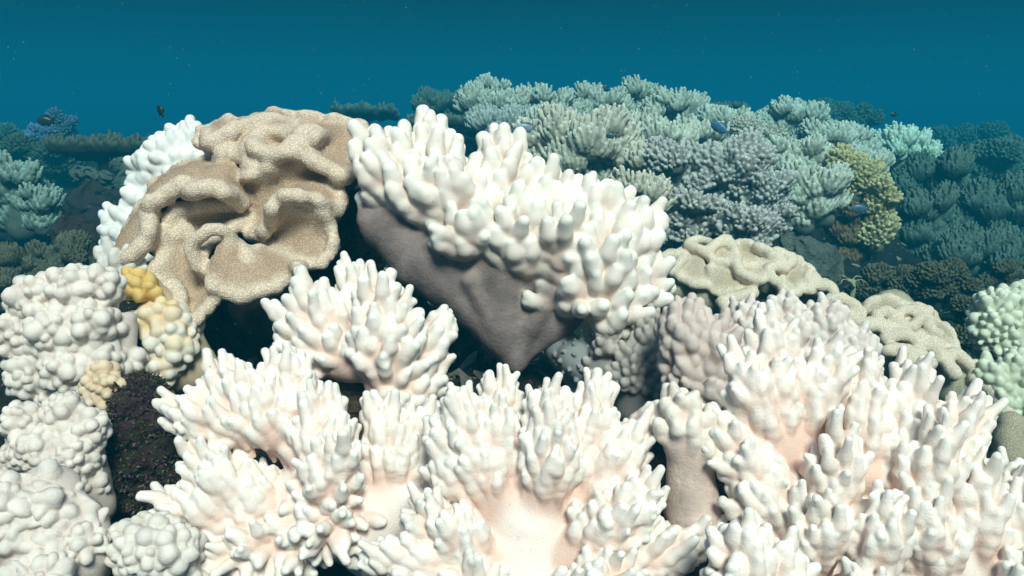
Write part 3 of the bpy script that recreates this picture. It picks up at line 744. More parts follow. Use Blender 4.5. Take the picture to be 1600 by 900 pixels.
Tz = lambda p: (180 + p[0] / 2.368, 140 + p[1] / 2.368, (p[2] * 1.45 if len(p) > 2 else 0) + (p[1] / 2.368 + 140 - 330) * .35)
ST = (.20, .145, .10)
leather("leather_coral", "large brown leather coral with deeply folded velvety discs and rolled rims", 1.20, [
    # lower disc: left lobe, hanging lobe, upper right, lower right
    ([(78, 560, 5), (90, 480, 0), (115, 410, -5), (135, 340, -12), (190, 285, -18), (250, 258, -20), (310, 250, -20), (345, 268, -14), (385, 248, -12), (425, 262, -14), (450, 320, -30), (484, 400, -30)],
     [(92, 640, 18), (135, 640, 34), (190, 595, 42), (214, 540, 40), (188, 468, 38), (215, 432, 42), (265, 402, 46), (318, 366, 46), (348, 396, 52), (415, 386, 52), (455, 395, 46), (482, 425, 5)], 23.8, 10, 14, 7.5, 1),
    ([(455, 425, 0), (350, 436, 14), (285, 452, 18), (242, 505, 20), (236, 620, 18), (246, 720, 22), (276, 780, 34), (320, 800, 45), (360, 846, 46)],
     [(486, 415, -25), (486, 470, -18), (450, 530, 12), (405, 590, 30), (396, 650, 36), (440, 690, 34), (474, 735, 34), (460, 780, 38), (420, 838, 42)], -23.8, 12, 11, 7.5, 1),
    ([(480, 310, -5), (510, 285, 18), (560, 312, 24), (620, 288, 14), (690, 275, 0), (742, 280, -10), (790, 312, -12), (802, 370, -8), (836, 420, 0), (832, 455, 10)],
     [(482, 430, -30), (490, 500, -24), (540, 545, 5), (590, 515, 12), (630, 470, 40), (650, 430, 50), (695, 414, 52), (745, 420, 48), (790, 430, 36), (828, 460, 14)], -10.2, 12, 12, 7.5, 1),
    ([(590, 500, 6), (640, 453, 26), (700, 446, 30), (750, 452, 30), (805, 485, 24), (830, 540, 16), (828, 600, 8)],
     [(545, 560, -14), (590, 588, -8), (645, 618, 2), (700, 640, 14), (740, 655, 18), (790, 655, 18), (824, 610, 10)], -14, 9.8, 9.8, 7, 1),
    ([(480, 540, 26), (502, 575, 38), (545, 596, 24), (598, 598, 6), (655, 620, 10), (708, 648, 18), (742, 664, 22)],
     [(455, 700, 46), (500, 745, 48), (570, 757, 46), (640, 742, 42), (700, 704, 34), (732, 680, 28), (745, 668, 24)], 22, 7.8, 11.8, 7, 1),
    ([(480, 430, -30), (495, 500, -20), (540, 545, -4)], [(640, 445, 0), (620, 500, -4), (560, 570, -10)], -8, 0, 0, 7, 1),
    ([(150, 560, 4), (190, 490, 6), (235, 450, 10), (330, 400, 14), (440, 405, 8), (480, 420, -10)], [(240, 620, -4), (246, 530, -2), (290, 478, -2), (360, 465, -2), (440, 450, -10), (484, 440, -24)], -6.8, 0, 0, 7, 1),
    ([(600, 470, 8), (650, 445, 20), (700, 430, 24), (760, 435, 24), (822, 460, 8)], [(600, 520, 4), (650, 480, 10), (700, 475, 14), (760, 478, 14), (818, 510, 8)], 0, 0, 0, 7, 1),
    # upper disc
    ([(244, 118, -26), (262, 112, -26), (290, 110, -26), (322, 106, -22)], [(246, 160, -18), (262, 185, -14), (300, 200, -12), (324, 215, -10)], -13.6, 9, 8, 7, 2),
    ([(306, 135, -16), (318, 92, -24), (350, 72, -26), (380, 96, -22), (430, 80, -26), (480, 60, -28), (500, 45, -30), (560, 45, -34)],
     [(308, 150, 0), (335, 186, 12), (370, 182, 14), (410, 148, 10), (450, 122, 6), (490, 106, 2), (520, 96, 0), (548, 84, -4)], 13.6, 11, 14, 8, 2),
    ([(362, 225, -8), (382, 190, -12), (420, 152, -14), (465, 140, -14), (505, 108, -12), (560, 94, -10), (610, 95, -10), (640, 122, -10)],
     [(370, 246, 6), (430, 224, 12), (468, 244, 12), (484, 215, 14), (492, 180, 12), (530, 150, 8), (580, 142, 6), (630, 152, 0)], 10.2, 10, 12, 7.5, 2),
    ([(522, 190, 4), (560, 152, -2), (600, 126, -8), (628, 136, -8), (640, 180, -10), (642, 215, 0)],
     [(522, 205, 24), (545, 236, 32), (600, 254, 34), (640, 240, 32), (664, 205, 26), (690, 178, 14)], -27.2, 11, 14, 7.5, 2),
    ([(570, 46, -34), (640, 46, -34), (720, 58, -34), (800, 70, -32), (870, 95, -28), (913, 150, -20), (913, 215, -12), (888, 270, -4), (862, 322, 4)],
     [(636, 112, -8), (652, 165, 10), (700, 146, 14), (746, 160, 18), (742, 186, 24), (692, 206, 28), (698, 245, 28), (762, 282, 24), (850, 326, 10)], -17, 11, 13, 8, 2),
], [
    ([(396, 660, 50), (386, 595, 62), (430, 548, 66), (476, 536, 62), (500, 572, 46), (470, 625, 46), (452, 690, 48)], 10.5, 1),
    ([(276, 782, 36), (288, 742, 44), (318, 722, 42), (345, 752, 44), (352, 800, 46)], 11, 1), ([(385, 255, -8), (402, 300, 2), (385, 352, 22)], 15, 1),
    ([(505, 600, 34), (548, 640, 36), (520, 715, 44)], 17, 1), ([(500, 330, 4), (496, 430, -14), (520, 520, 0)], 12, 1),
    ([(836, 425, 2), (822, 375, 2), (770, 350, 2)], 12, 1), ([(255, 565, 20), (300, 520, 20), (330, 600, 10)], 10, 1),
    ([(480, 305, 0), (500, 330, 26), (545, 318, 30), (590, 275, 8), (560, 240, -10), (490, 245, -20)], 10, 1),
], [(185, 484, -12, 26, 1, (.5, .35, .2)), (230, 470, -18, 24, 1, (.5, .35, .2)), (330, 384, 36, 13, 1, (.80, .64, .48)), (188, 462, 34, 14, 1, (.80, .64, .48)), (212, 575, 30, 14, 1, (.80, .64, .48)), (105, 640, 20, 14, 1, (.80, .64, .48)), (440, 400, 30, 11, 1, (.80, .64, .48)), (560, 400, -78, 62, 3, ST), (430, 330, -70, 50, 3, ST), (650, 330, -80, 58, 3, ST), (560, 560, -78, 60, 3, ST), (600, 200, -75, 45, 3, ST), (740, 230, -75, 50, 3, ST), (420, 220, -60, 34, 3, ST), (260, 420, -44, 44, 3, ST), (215, 500, -30, 34, 3, ST), (160, 560, -26, 30, 3, ST), (480, 700, -90, 60, 3, ST), (340, 560, -70, 52, 3, ST), (480, 800, -110, 60, 3, ST)],
    ((.55, .405, .285), (.82, .68, .535)), (M_LEATHER, M_STALK), T=Tz, soft=7, curl=8)

T2 = lambda p: (1030 + p[0] / 5.714, 360 + p[1] / 5.714, (p[2] if len(p) > 2 else 0) + (p[1] / 5.714 + 360 - 420) * .5)
TANI = (.56, .50, .36)
leather("leather_coral", "tan leather coral with thick wavy rims, behind the largest white coral's right side", 1.62, [
    ([(640, 110, 0), (560, 120, 2), (500, 150, 4), (455, 210, 6), (460, 255, 10)], [(700, 240, -6), (690, 255, 0), (640, 262, 12), (600, 292, 14), (520, 285, 14)], -13, 7, 8, 6.5, 1),
    ([(690, 135, -2), (740, 96, -6), (820, 106, -4), (900, 150, 0), (955, 190, 4)], [(740, 330, -10), (760, 330, -8), (800, 320, -4), (860, 320, 0), (950, 300, 8)], -11, 7, 6, 6.5, 1),
    ([(660, 310, 14), (740, 325, 4), (800, 330, 4), (860, 310, 8), (955, 310, 12)], [(680, 385, 18), (750, 415, 20), (820, 452, 22), (870, 442, 22), (925, 390, 18)], -3, 8, 9, 6.5, 1),
    ([(1090, 350, 4), (1130, 350, -4), (1190, 290, -4), (1262, 262, -4), (1330, 335, 0), (1352, 400, 4)], [(1060, 460, 4), (1110, 560, 22), (1190, 520, 22), (1258, 532, 20), (1280, 460, 14), (1300, 410, 8)], -11, 7, 9, 6.5, 1),
    ([(430, 350, 10), (480, 310, 12), (540, 320, 10), (600, 350, 4), (660, 380, 4)], [(420, 500, 4), (480, 560, 6), (560, 580, 8), (660, 560, 6), (790, 480, 4)], 1, 7, 7, 6.5, 1),
    ([(200, 200, -10), (250, 160, -10), (320, 150, -8), (360, 190, -4)], [(110, 380, 4), (200, 440, 6), (290, 480, 8), (400, 500, 8)], 1, 7, 8, 6.5, 1),
], [
    ([(280, 120, -8), (310, 95, -12), (400, 70, -14), (470, 92, -12), (500, 130, -4)], 7.7, 1),
    ([(280, 125, 0), (340, 160, 6), (400, 192, 8), (450, 178, 8), (500, 132, 4), (560, 100, 0), (620, 70, -4), (662, 110, -4), (690, 200, 0)], 8.7, 1),
    ([(690, 250, 4), (655, 310, 18), (680, 380, 20)], 9.2, 1),
    ([(900, 150, 2), (960, 180, 6), (1010, 235, 10), (1080, 290, 10), (1092, 345, 8), (1010, 325, 12), (944, 350, 14), (936, 420, 18), (1005, 480, 20), (1040, 550, 22), (1110, 566, 22)], 9.2, 1),
    ([(1040, 215, 0), (1070, 186, -2), (1150, 222, -2), (1200, 250, -2), (1160, 300, 2), (1100, 320, 0)], 8.2, 1),
    ([(1352, 410, 6), (1372, 500, 10), (1430, 476, 10), (1475, 520, 8), (1500, 600, 8)], 8.7, 1),
    ([(60, 240, -4), (130, 210, -2), (190, 215, -4)], 9.2, 1), ([(110, 380, 4), (150, 320, 6), (220, 250, 2), (230, 225, -4)], 8.2, 1),
    ([(500, 640, 14), (540, 700, 14), (520, 780, 10)], 11.2, 1), ([(560, 620, 12), (680, 590, 10), (780, 560, 6)], 11.2, 1),
], [(760, 330, -50, 34, 3, TANI), (560, 380, -46, 34, 3, TANI), (1000, 420, -50, 34, 3, TANI), (1180, 450, -44, 28, 3, TANI), (330, 380, -44, 34, 3, TANI), (420, 560, -40, 36, 3, TANI), (640, 600, -40, 34, 3, TANI), (1350, 540, -36, 18, 3, TANI), (200, 500, -40, 34, 3, TANI)],
    ((.63, .51, .37), (.93, .79, .62)), (M_LEATHER2, M_LEATHER2), T=T2, ruffle=3, soft=4, lift=5, h=1.6, wob=(.8, 18))

T3 = lambda p: (1280 + p[0] / 2.8125, 440 + p[1] / 2.8125, (p[2] if len(p) > 2 else 0) + (p[1] / 2.8125 + 440 - 520) * .5)
TG = (.50, .46, .33)
leather("leather_coral", "greenish tan leather coral folded like a brain, behind the lower right white coral", 1.42, [
    ([(230, 130, -8), (270, 92, -12), (340, 75, -14), (392, 92, -10)], [(250, 150, 4), (300, 150, 6), (340, 165, 8), (370, 160, 4)], -1, 8, 8, 6.5, 1),
    ([(400, 105, -10), (470, 112, -8), (515, 145, -4), (545, 190, 0), (572, 235, 4), (576, 290, 8)], [(400, 190, 8), (410, 235, 10), (450, 255, 12), (490, 275, 14), (530, 285, 14), (572, 294, 10)], -11, 8, 8, 6.5, 1),
], [
    ([(60, 85, 0), (100, 72, 0), (150, 100, 4), (182, 138, 4)], 10.2, 1), ([(40, 110, 8), (110, 140, 10), (160, 182, 12), (235, 178, 12), (292, 205, 12)], 10.2, 1),
    ([(55, 195, 14), (110, 150, 10)], 10.2, 1), ([(345, 160, 6), (355, 135, 4), (420, 125, 4), (490, 130, 0)], 9.2, 1), ([(250, 140, 8), (300, 132, 10), (322, 180, 12), (380, 200, 10)], 9.2, 1),
    ([(400, 190, 10), (440, 160, 8), (480, 170, 4), (470, 205, 4), (500, 230, 6)], 9.2, 1), ([(255, 245, 16), (320, 228, 18), (372, 250, 18), (385, 290, 16)], 10.2, 1),
    ([(180, 195, 14), (250, 200, 14), (300, 230, 14)], 9.2, 1),
    ([(240, 295, 22), (300, 288, 24), (360, 310, 24), (402, 335, 22)], 10.7, 1), ([(280, 350, 28), (340, 325, 28), (400, 345, 26)], 11.2, 1), ([(395, 265, 16), (450, 290, 18), (470, 335, 18)], 10.2, 1),
    ([(478, 335, 16), (530, 308, 16), (580, 350, 14), (632, 378, 10)], 10.2, 1), ([(480, 345, 20), (500, 390, 20)], 11.2, 1), ([(600, 410, 10), (640, 440, 10), (680, 500, 8), (690, 540, 8)], 12.2, 1),
], [(400, 200, -50, 44, 3, TG), (480, 250, -46, 36, 3, TG), (320, 270, -44, 40, 3, TG), (420, 320, -38, 42, 3, TG), (180, 190, -44, 30, 3, TG), (100, 150, -44, 26, 3, TG), (540, 340, -30, 26, 3, TG), (620, 450, -28, 22, 3, TG), (200, 300, -40, 44, 3, TG), (300, 180, -40, 34, 3, TG), (400, 130, -44, 34, 3, TG), (300, 330, -30, 34, 3, TG), (480, 330, -34, 36, 3, TG), (560, 440, -30, 40, 3, TG)],
    ((.58, .47, .345), (.88, .75, .59)), (M_LEATHER2, M_LEATHER2), T=T3, ruffle=3, soft=3, lift=10, h=1.8, wob=(.9, 20))
leather("leather_coral", "smooth greenish tan lump at the right edge beside the long-fingered white coral", 1.1, [], [([(1580, 665, 0), (1572, 690, 4), (1575, 720, 4)], 22, 1), ([(1590, 720, 0), (1600, 745, 0)], 22, 1)],
    [(1600, 700, -10, 34, 1, TG), (1600, 740, -14, 34, 1, TG)], ((.36, .33, .23), (.50, .46, .33)), (M_LEATHER2, M_LEATHER2), h=2.2)
leather("leather_coral", "little pale green star-shaped leather coral on the dark rubble", 1.95, [], [([(1330, 470, 0), (1332, 450, 4), (1330, 440, 0)], 4, 1), ([(1330, 441, 0), (1316, 436, 4), (1310, 444, 6)], 2.4, 1), ([(1330, 441, 0), (1345, 437, 4), (1353, 444, 6)], 2.4, 1), ([(1330, 441, 0), (1322, 431, -4), (1312, 432, -4)], 2.4, 1), ([(1330, 441, 0), (1340, 431, -4), (1350, 434, -2)], 2.4, 1), ([(1330, 441, 4), (1330, 448, 12)], 3, 1)],
    [], ((.26, .29, .17), (.40, .44, .28)), (M_LEATHER2, M_LEATHER2), h=1.0, wob=(.4, 10))
#%%MORE%%
# ------------------------------------------------------------------ corals farther off
def bg(name, label, px, py, w, h, d, fl, fr, cols, mode='finger', n=None, seed=0, split=0, up=1.0, sp=1.95, mats=None, flat=.6, deep=.5, group=None, tilt=0):
    """a colony of several cushions spread over an ellipse w x h around (px, py)"""
    rng = random.Random(seed * 31 + 5)
    n = n or 5
    n = n + 4; w *= 1.26; h *= 1.22; fr = fr * .66; fl = fl * 1.02
    lobes = []
    r = .44 * math.sqrt(w * h / n)
    for i in range(n):
        a = rng.random() * 6.283; q = math.sqrt((i + .5) / n)
        ex, ey = q * math.cos(i * 2.4) * (w * .5 - r), q * math.sin(i * 2.4) * (h * .5 - r * .8)
        rr = r * rng.uniform(.7, 1.3)
        z = -ey * deep * 1.2 + rng.uniform(-.1, .1) * w
        ey += tilt * ex
        y = py + ey
        lobes.append(([(px + ex - rr * .4, y + rr * (.25 + rng.uniform(-.3, .3)), z, rr * 1.05), (px + ex + rr * .4, y + rr * (.15 + rng.uniform(-.3, .3)), z + rng.uniform(-.3, .3) * rr, rr * .95)], (ex / w * 1.2, up, .4)))
    st = [[(px - w * .25, py + h * .38 - tilt * w * .25, -w * .15, min(w, h) * .18), (px + w * .25, py + h * .38 + tilt * w * .25, -w * .2, min(w, h) * .18)], [(px, py + h * .5, -w * .15, min(w, h) * .2), (px, py + h * .15, -w * .2, min(w, h) * .22)]]
    return colony(name, label, "coral", d, lobes, st, fl=fl, fr=fr, mode=mode, part='finger' if mode == 'finger' else 'knob', cols=cols, seed=seed, h=max(1.0, fr * .36), split=split, spacing=sp, mats=mats or (M_HARD, M_HARD), group=group, stalkname='base', wob=(fr * .12, fr * 6), vary=(.75, 1.2), grow=1.5 if mode == 'finger' else .8, rk=.84, kf=.13)

C_CREAM = dict(core=(.28, .26, .20), tip=(.68, .645, .53), stalk=(.16, .15, .12))  # cores of the pale sets darkened: gap shade painted between the fingers
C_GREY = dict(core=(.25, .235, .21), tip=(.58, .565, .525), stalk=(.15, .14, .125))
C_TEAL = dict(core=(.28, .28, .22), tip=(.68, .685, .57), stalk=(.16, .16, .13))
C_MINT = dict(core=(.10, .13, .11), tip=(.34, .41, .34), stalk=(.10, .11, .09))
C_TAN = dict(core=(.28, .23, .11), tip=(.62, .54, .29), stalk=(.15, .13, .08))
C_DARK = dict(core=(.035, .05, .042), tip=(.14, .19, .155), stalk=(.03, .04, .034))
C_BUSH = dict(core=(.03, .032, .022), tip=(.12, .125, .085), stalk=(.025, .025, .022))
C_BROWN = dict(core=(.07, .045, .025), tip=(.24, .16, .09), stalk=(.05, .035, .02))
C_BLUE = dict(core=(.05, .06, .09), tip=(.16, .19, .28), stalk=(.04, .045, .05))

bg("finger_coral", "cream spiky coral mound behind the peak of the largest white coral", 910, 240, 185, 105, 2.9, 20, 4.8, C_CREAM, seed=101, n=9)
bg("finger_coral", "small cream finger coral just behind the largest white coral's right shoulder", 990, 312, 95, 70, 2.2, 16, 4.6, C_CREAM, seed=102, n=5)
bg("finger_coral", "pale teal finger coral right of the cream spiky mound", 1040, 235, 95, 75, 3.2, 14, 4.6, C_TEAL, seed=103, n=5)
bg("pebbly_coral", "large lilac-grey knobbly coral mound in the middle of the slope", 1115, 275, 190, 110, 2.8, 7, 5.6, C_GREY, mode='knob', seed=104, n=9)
bg("pebbly_coral", "lilac-grey knobbly coral low on the slope, above the tan wavy coral", 1080, 335, 120, 75, 2.3, 8, 5.6, C_GREY, mode='knob', seed=105, n=6)
bg("pebbly_coral", "grey knobbly coral hanging beside the dark hollow above the pale boulder", 1165, 362, 85, 70, 2.25, 8, 5.4, C_GREY, mode='knob', seed=106, n=5)
bg("pebbly_coral", "single small grey knob coral beside the dark hollow", 1217, 340, 38, 40, 2.4, 6, 4.6, C_GREY, mode='knob', seed=107, n=3)
bg("finger_coral", "grey-green finger coral filling the dip between the ridge and the cream spiky mound", 870, 205, 120, 46, 3.9, 13, 3.8, C_CREAM, seed=201, n=5)
bg("finger_coral", "cream finger coral joining the spiky mound to the lilac-grey mound", 1012, 272, 80, 60, 2.75, 14, 4.4, C_CREAM, seed=202, n=5)
bg("finger_coral", "teal-grey finger coral just above the lilac-grey mound", 1090, 222, 90, 50, 3.5, 13, 4.0, C_TEAL, seed=203, n=5)
bg("pebbly_coral", "grey knobbly coral joining the lilac-grey mound to the drooping green coral", 1185, 300, 90, 70, 2.75, 7, 5.0, C_GREY, mode='knob', seed=204, n=5)
bg("finger_coral", "pale green finger coral tucked under the right skyline crest", 1285, 225, 90, 50, 4.0, 11, 3.6, C_TEAL, seed=205, n=5)
bg("finger_coral", "grey-green finger coral behind the peak of the largest white coral, under the ridge", 790, 195, 110, 40, 4.3, 12, 3.4, C_GREY, seed=206, n=5)
bg("finger_coral", "small bright coral ball topping the far ridge", 770, 141, 55, 30, 4.9, 7, 3.2, C_TEAL, seed=110, n=4)
bg("finger_coral", "dusky low coral at the left end of the far ridge", 690, 168, 80, 36, 5.6, 8, 3.0, C_DARK, seed=111, n=4)
bg("finger_coral", "pale coral under the bright coral ball on the far ridge", 757, 168, 90, 48, 4.7, 11, 3.2, C_CREAM, seed=112, n=5)
bg("finger_coral", "wide grey-green coral in the middle of the far ridge", 845, 166, 110, 46, 4.7, 12, 3.2, C_CREAM, seed=113, n=6)
bg("finger_coral", "grey-green coral on the far ridge, beneath the small fish above", 928, 165, 95, 46, 4.8, 12, 3.2, C_CREAM, seed=114, n=6)
bg("finger_coral", "rounded coral bush rising highest at the right of the far ridge", 1000, 160, 70, 50, 5.0, 12, 3.2, C_CREAM, seed=115, n=5)
bg("finger_coral", "spreading grey coral bush sloping down from the ridge's highest bush", 1055, 178, 100, 58, 4.5, 12, 3.4, C_CREAM, seed=116, n=6)
bg("finger_coral", "pale coral below the wide ridge corals, above the cream spiky mound's right side", 975, 205, 100, 50, 3.7, 14, 4, C_CREAM, seed=117, n=5)
bg("finger_coral", "grey coral bush behind the blue-green fish on the slope", 1125, 202, 90, 55, 4.1, 11, 3.5, C_TEAL, seed=118, n=5)
bg("pebbly_coral", "rounded brain-like pale coral beside the blue-green fish", 1175, 218, 105, 62, 3.7, 4, 3.4, dict(core=(.34, .31, .25), tip=(.60, .56, .46), stalk=(.16, .15, .12)), mode='knob', seed=119, n=6)
bg("finger_coral", "pale finger coral crest on the right skyline of the slope", 1235, 192, 105, 60, 4.6, 10, 3.2, C_TEAL, seed=120, n=6)
bg("finger_coral", "light green finger coral spread under the pale brain-like coral", 1235, 252, 150, 62, 3.4, 12, 4.2, C_TEAL, seed=121, n=8)
bg("finger_coral", "drooping pale green finger coral above the dark hollow", 1262, 300, 115, 80, 3.0, 13, 4.6, C_TEAL, seed=122, n=6)
bg("finger_coral", "mid-sized teal coral between the skyline crest and the bright teal coral", 1320, 225, 85, 50, 4.3, 10, 3.4, C_TEAL, seed=123, n=5)
bg("finger_coral", "brightest mint coral patch far down the right slope", 1412, 226, 95, 46, 4.7, 10, 3.4, dict(core=(.42, .50, .38), tip=(.82, .88, .72), stalk=(.2, .22, .17)), seed=124, n=6)
bg("pebbly_coral", "flat pale mint coral below the brightest mint patch", 1462, 246, 65, 22, 4.5, 4, 3.2, dict(core=(.42, .50, .38), tip=(.74, .84, .66), stalk=(.2, .22, .17)), mode='knob', seed=125, n=4)
bg("finger_coral", "greenish coral strip between the mint patch and the yellowish ridge coral", 1355, 255, 80, 44, 3.9, 9, 3.4, C_TEAL, seed=129, n=4)
bg("pebbly_coral", "yellowish tan ridged coral curving down the slope", 1335, 268, 85, 62, 3.3, 7, 4.6, C_TAN, mode='knob', seed=126, n=5, tilt=.35)
bg("pebbly_coral", "lower yellowish tan coral beside the brown bushy coral", 1372, 330, 48, 90, 3.05, 8, 4.4, C_TAN, mode='knob', seed=127, n=5)
bg("branching_coral", "brown bushy coral in the shade of the yellowish corals", 1332, 362, 62, 80, 3.1, 8, 3.2, C_BROWN, seed=128, n=5)
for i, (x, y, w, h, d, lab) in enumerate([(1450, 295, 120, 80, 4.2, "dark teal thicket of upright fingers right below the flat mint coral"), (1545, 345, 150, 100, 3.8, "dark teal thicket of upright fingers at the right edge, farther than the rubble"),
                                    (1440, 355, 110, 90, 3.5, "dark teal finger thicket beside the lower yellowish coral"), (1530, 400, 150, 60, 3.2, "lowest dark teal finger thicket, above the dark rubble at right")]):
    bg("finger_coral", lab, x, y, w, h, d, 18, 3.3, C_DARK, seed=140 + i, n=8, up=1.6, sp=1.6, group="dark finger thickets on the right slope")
bg("branching_coral", "far dark coral heap at the right edge under open water", 1545, 262, 120, 80, 5.4, 7, 4.0, C_DARK, mode='knob', seed=150, n=8)
bg("branching_coral", "distant dim coral mound on the right skyline", 1312, 182, 110, 46, 7.5, 6, 3, C_DARK, mode='knob', seed=151, n=6)
bg("branching_coral", "low dim coral hump at far right beyond the mint patch", 1500, 215, 130, 40, 8.5, 5, 3.2, C_DARK, mode='knob', seed=152, n=6)
bg("branching_coral", "dark knobbly coral bush on the rubble beside the star-shaped coral", 1385, 448, 110, 56, 2.3, 5, 3.4, C_BUSH, mode='knob', seed=153, n=7)
bg("branching_coral", "dark knobbly coral bush behind the brain-folded coral", 1465, 440, 110, 62, 2.2, 5, 3.4, C_BUSH, mode='knob', seed=154, n=7)
bg("branching_coral", "dark scrubby coral beside the pale green head", 1500, 520, 70, 110, 1.9, 5, 3.6, C_BUSH, mode='knob', seed=155, n=6)
bg("branching_coral", "dark low scrub at the right edge, behind the pale green head", 1575, 440, 100, 56, 2.4, 6, 3.2, C_BUSH, seed=156, n=6)
# left side
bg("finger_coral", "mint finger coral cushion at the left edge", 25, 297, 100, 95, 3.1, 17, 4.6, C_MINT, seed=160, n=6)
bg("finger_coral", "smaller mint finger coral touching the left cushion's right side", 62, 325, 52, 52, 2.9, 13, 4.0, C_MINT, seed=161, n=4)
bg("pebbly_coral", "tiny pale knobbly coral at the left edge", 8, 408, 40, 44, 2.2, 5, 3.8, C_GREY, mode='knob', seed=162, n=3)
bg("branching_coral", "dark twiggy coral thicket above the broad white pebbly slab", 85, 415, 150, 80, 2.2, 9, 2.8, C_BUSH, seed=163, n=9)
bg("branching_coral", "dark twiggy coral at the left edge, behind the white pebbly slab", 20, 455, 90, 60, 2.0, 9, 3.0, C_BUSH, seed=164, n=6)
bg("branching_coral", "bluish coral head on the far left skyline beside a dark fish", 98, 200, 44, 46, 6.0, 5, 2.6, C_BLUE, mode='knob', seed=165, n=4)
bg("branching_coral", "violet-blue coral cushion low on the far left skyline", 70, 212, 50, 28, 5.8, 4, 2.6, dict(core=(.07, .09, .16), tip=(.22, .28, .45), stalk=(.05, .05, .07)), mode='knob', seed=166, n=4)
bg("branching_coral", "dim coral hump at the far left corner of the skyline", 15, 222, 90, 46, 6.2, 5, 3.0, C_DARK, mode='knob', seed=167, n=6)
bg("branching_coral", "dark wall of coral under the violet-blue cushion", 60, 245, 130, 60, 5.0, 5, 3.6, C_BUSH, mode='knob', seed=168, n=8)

def table(name, label, px, py, w, h, d, cols, seed, fl=9, fr=3.0):
    """a table coral: a thin plate on a short stem, studded with branchlets"""
    z = w * .45
    lobes = [([(px - w * .42 + w * .84 * i / 5, py + rng_(seed, i) * 3, z * k, h * .20), (px - w * .42 + w * .84 * (i + .6) / 5, py + rng_(seed, i + 9) * 3, z * k, h * .20)], (0, 1, .25), dict(under=.2)) for i in range(6) for k in (-.5, 0, .5)]
    return colony(name, label, "coral", d, lobes, [[(px, py + h, 0, h * .3), (px, py, 0, h * .45)]], fl=fl, fr=fr, cols=cols, seed=seed, h=1.4, split=0, mats=(M_HARD, M_HARD), stalkname='stem', lobename='plate', spacing=2.0, grow=1.4)
def rng_(a, b): return random.Random(a * 77 + b).uniform(-1, 1)
table("table_coral", "dark table coral bristling with branchlets, left of the brown folded coral", 172, 238, 160, 44, 3.8, C_BUSH, 170, fl=11)
table("table_coral", "distant dark table coral between the brown folded coral and the ridge", 568, 178, 92, 26, 6.0, C_DARK, 171, fl=7, fr=2.6)
table("table_coral", "dim table coral under the far ridge, behind the largest coral's peak", 700, 198, 130, 30, 4.4, C_DARK, 172, fl=7, fr=2.8)
table("table_coral", "dark flat coral shelf on the skyline beside the ridge's sloping bush", 1125, 172, 70, 18, 5.2, C_DARK, 173, fl=4, fr=2.4)

# ------------------------------------------------------------------ rocks
blob("boulder", "pale teal boulder with a rough flat face, above the tan wavy coral", "boulder", 2.35, [[(1245, 385, -20, 22), (1262, 405, -20, 30), (1295, 405, -20, 26)], [(1270, 425, -20, 34), (1300, 428, -20, 24)]], M_PALEROCK, h=1.8, k=5, wob=(3.5, 36), seed=1)
blob("boulder", "broad dark rock mound below the dark table coral on the left", "boulder", 3.4, [[(95, 335, 0, 30), (150, 330, 0, 36), (200, 345, 0, 34)], [(130, 370, 10, 34), (190, 380, 10, 34)]], M_DARKROCK, h=2.2, k=8, wob=(6, 40), seed=2)
blob("rock_ledge", "pale-topped rock ledge jutting out below the dark table coral", "rock", 3.5, [[(115, 274, 0, 7), (140, 272, 6, 9), (172, 280, 0, 8)], [(140, 290, -14, 14), (160, 300, -14, 16)]], M_PALEROCK, h=1.4, k=3, wob=(3, 16), seed=3)
blob("rock_ledge", "short pale rock knob between the ledge and the white coral", "rock", 3.5, [[(180, 258, 0, 8), (200, 256, 2, 8), (212, 262, 0, 6)], [(195, 280, -10, 18), (200, 310, -12, 24)]], M_PALEROCK, h=1.4, k=3, wob=(2.5, 16), seed=4)
blob("boulder", "dim greenish boulder in the gap left of the white stubby coral", "boulder", 2.4, [[(110, 365, 0, 26), (150, 372, 0, 24)], [(150, 395, 0, 20), (125, 400, 0, 24)]], M_DARKROCK, h=2, k=6, wob=(4, 30), seed=5)
rk, rV, rN = blob("algae_rock", "dark rock furred with algae between the pebbly corals and the white finger coral", "rock", .93, [[(215, 640, -10, 50), (230, 710, -10, 62), (250, 760, -20, 56)], [(180, 700, -10, 40), (190, 760, -10, 44)], [(270, 820, -40, 60), (330, 850, -50, 50)]], M_DARKROCK, h=2.6, k=8, wob=(6, 40), seed=6)
blob("crusted_rock", "brown crusted rock under the small two-lobed white coral", "rock", 1.02, [[(510, 605, -20, 26), (555, 625, -20, 40), (600, 650, -25, 40)], [(560, 680, -20, 50), (620, 690, -30, 40)]], M_BROWNROCK, h=2.2, k=6, wob=(5, 34), seed=7)
blob("crusted_rock", "purple crusted rock at the foot of the pale coral column", "rock", .90, [[(1060, 835, -10, 34), (1100, 825, -10, 34)], [(1120, 800, -40, 30), (1140, 860, -20, 50)]], M_DARKROCK, h=2.4, k=6, wob=(4, 30), seed=8)
blob("crusted_rock", "small dark purple rock beside the pale green ragged coral", "rock", 1.42, [[(1518, 590, -10, 14), (1540, 586, -10, 16)], [(1520, 620, -20, 26), (1540, 640, -20, 26)]], M_DARKROCK, h=2, k=4, wob=(3, 20), seed=9)
blob("crusted_rock", "dark rock wall in the gap below the brown folded coral", "rock", 1.38, [[(420, 500, -20, 70), (520, 420, -30, 60)], [(600, 500, -40, 60), (690, 560, -40, 60)], [(390, 560, -30, 60), (480, 590, -30, 60)], [(545, 330, -40, 40), (540, 400, -40, 50)]], M_DARKROCK, h=3.4, k=9, wob=(8, 50), seed=10)
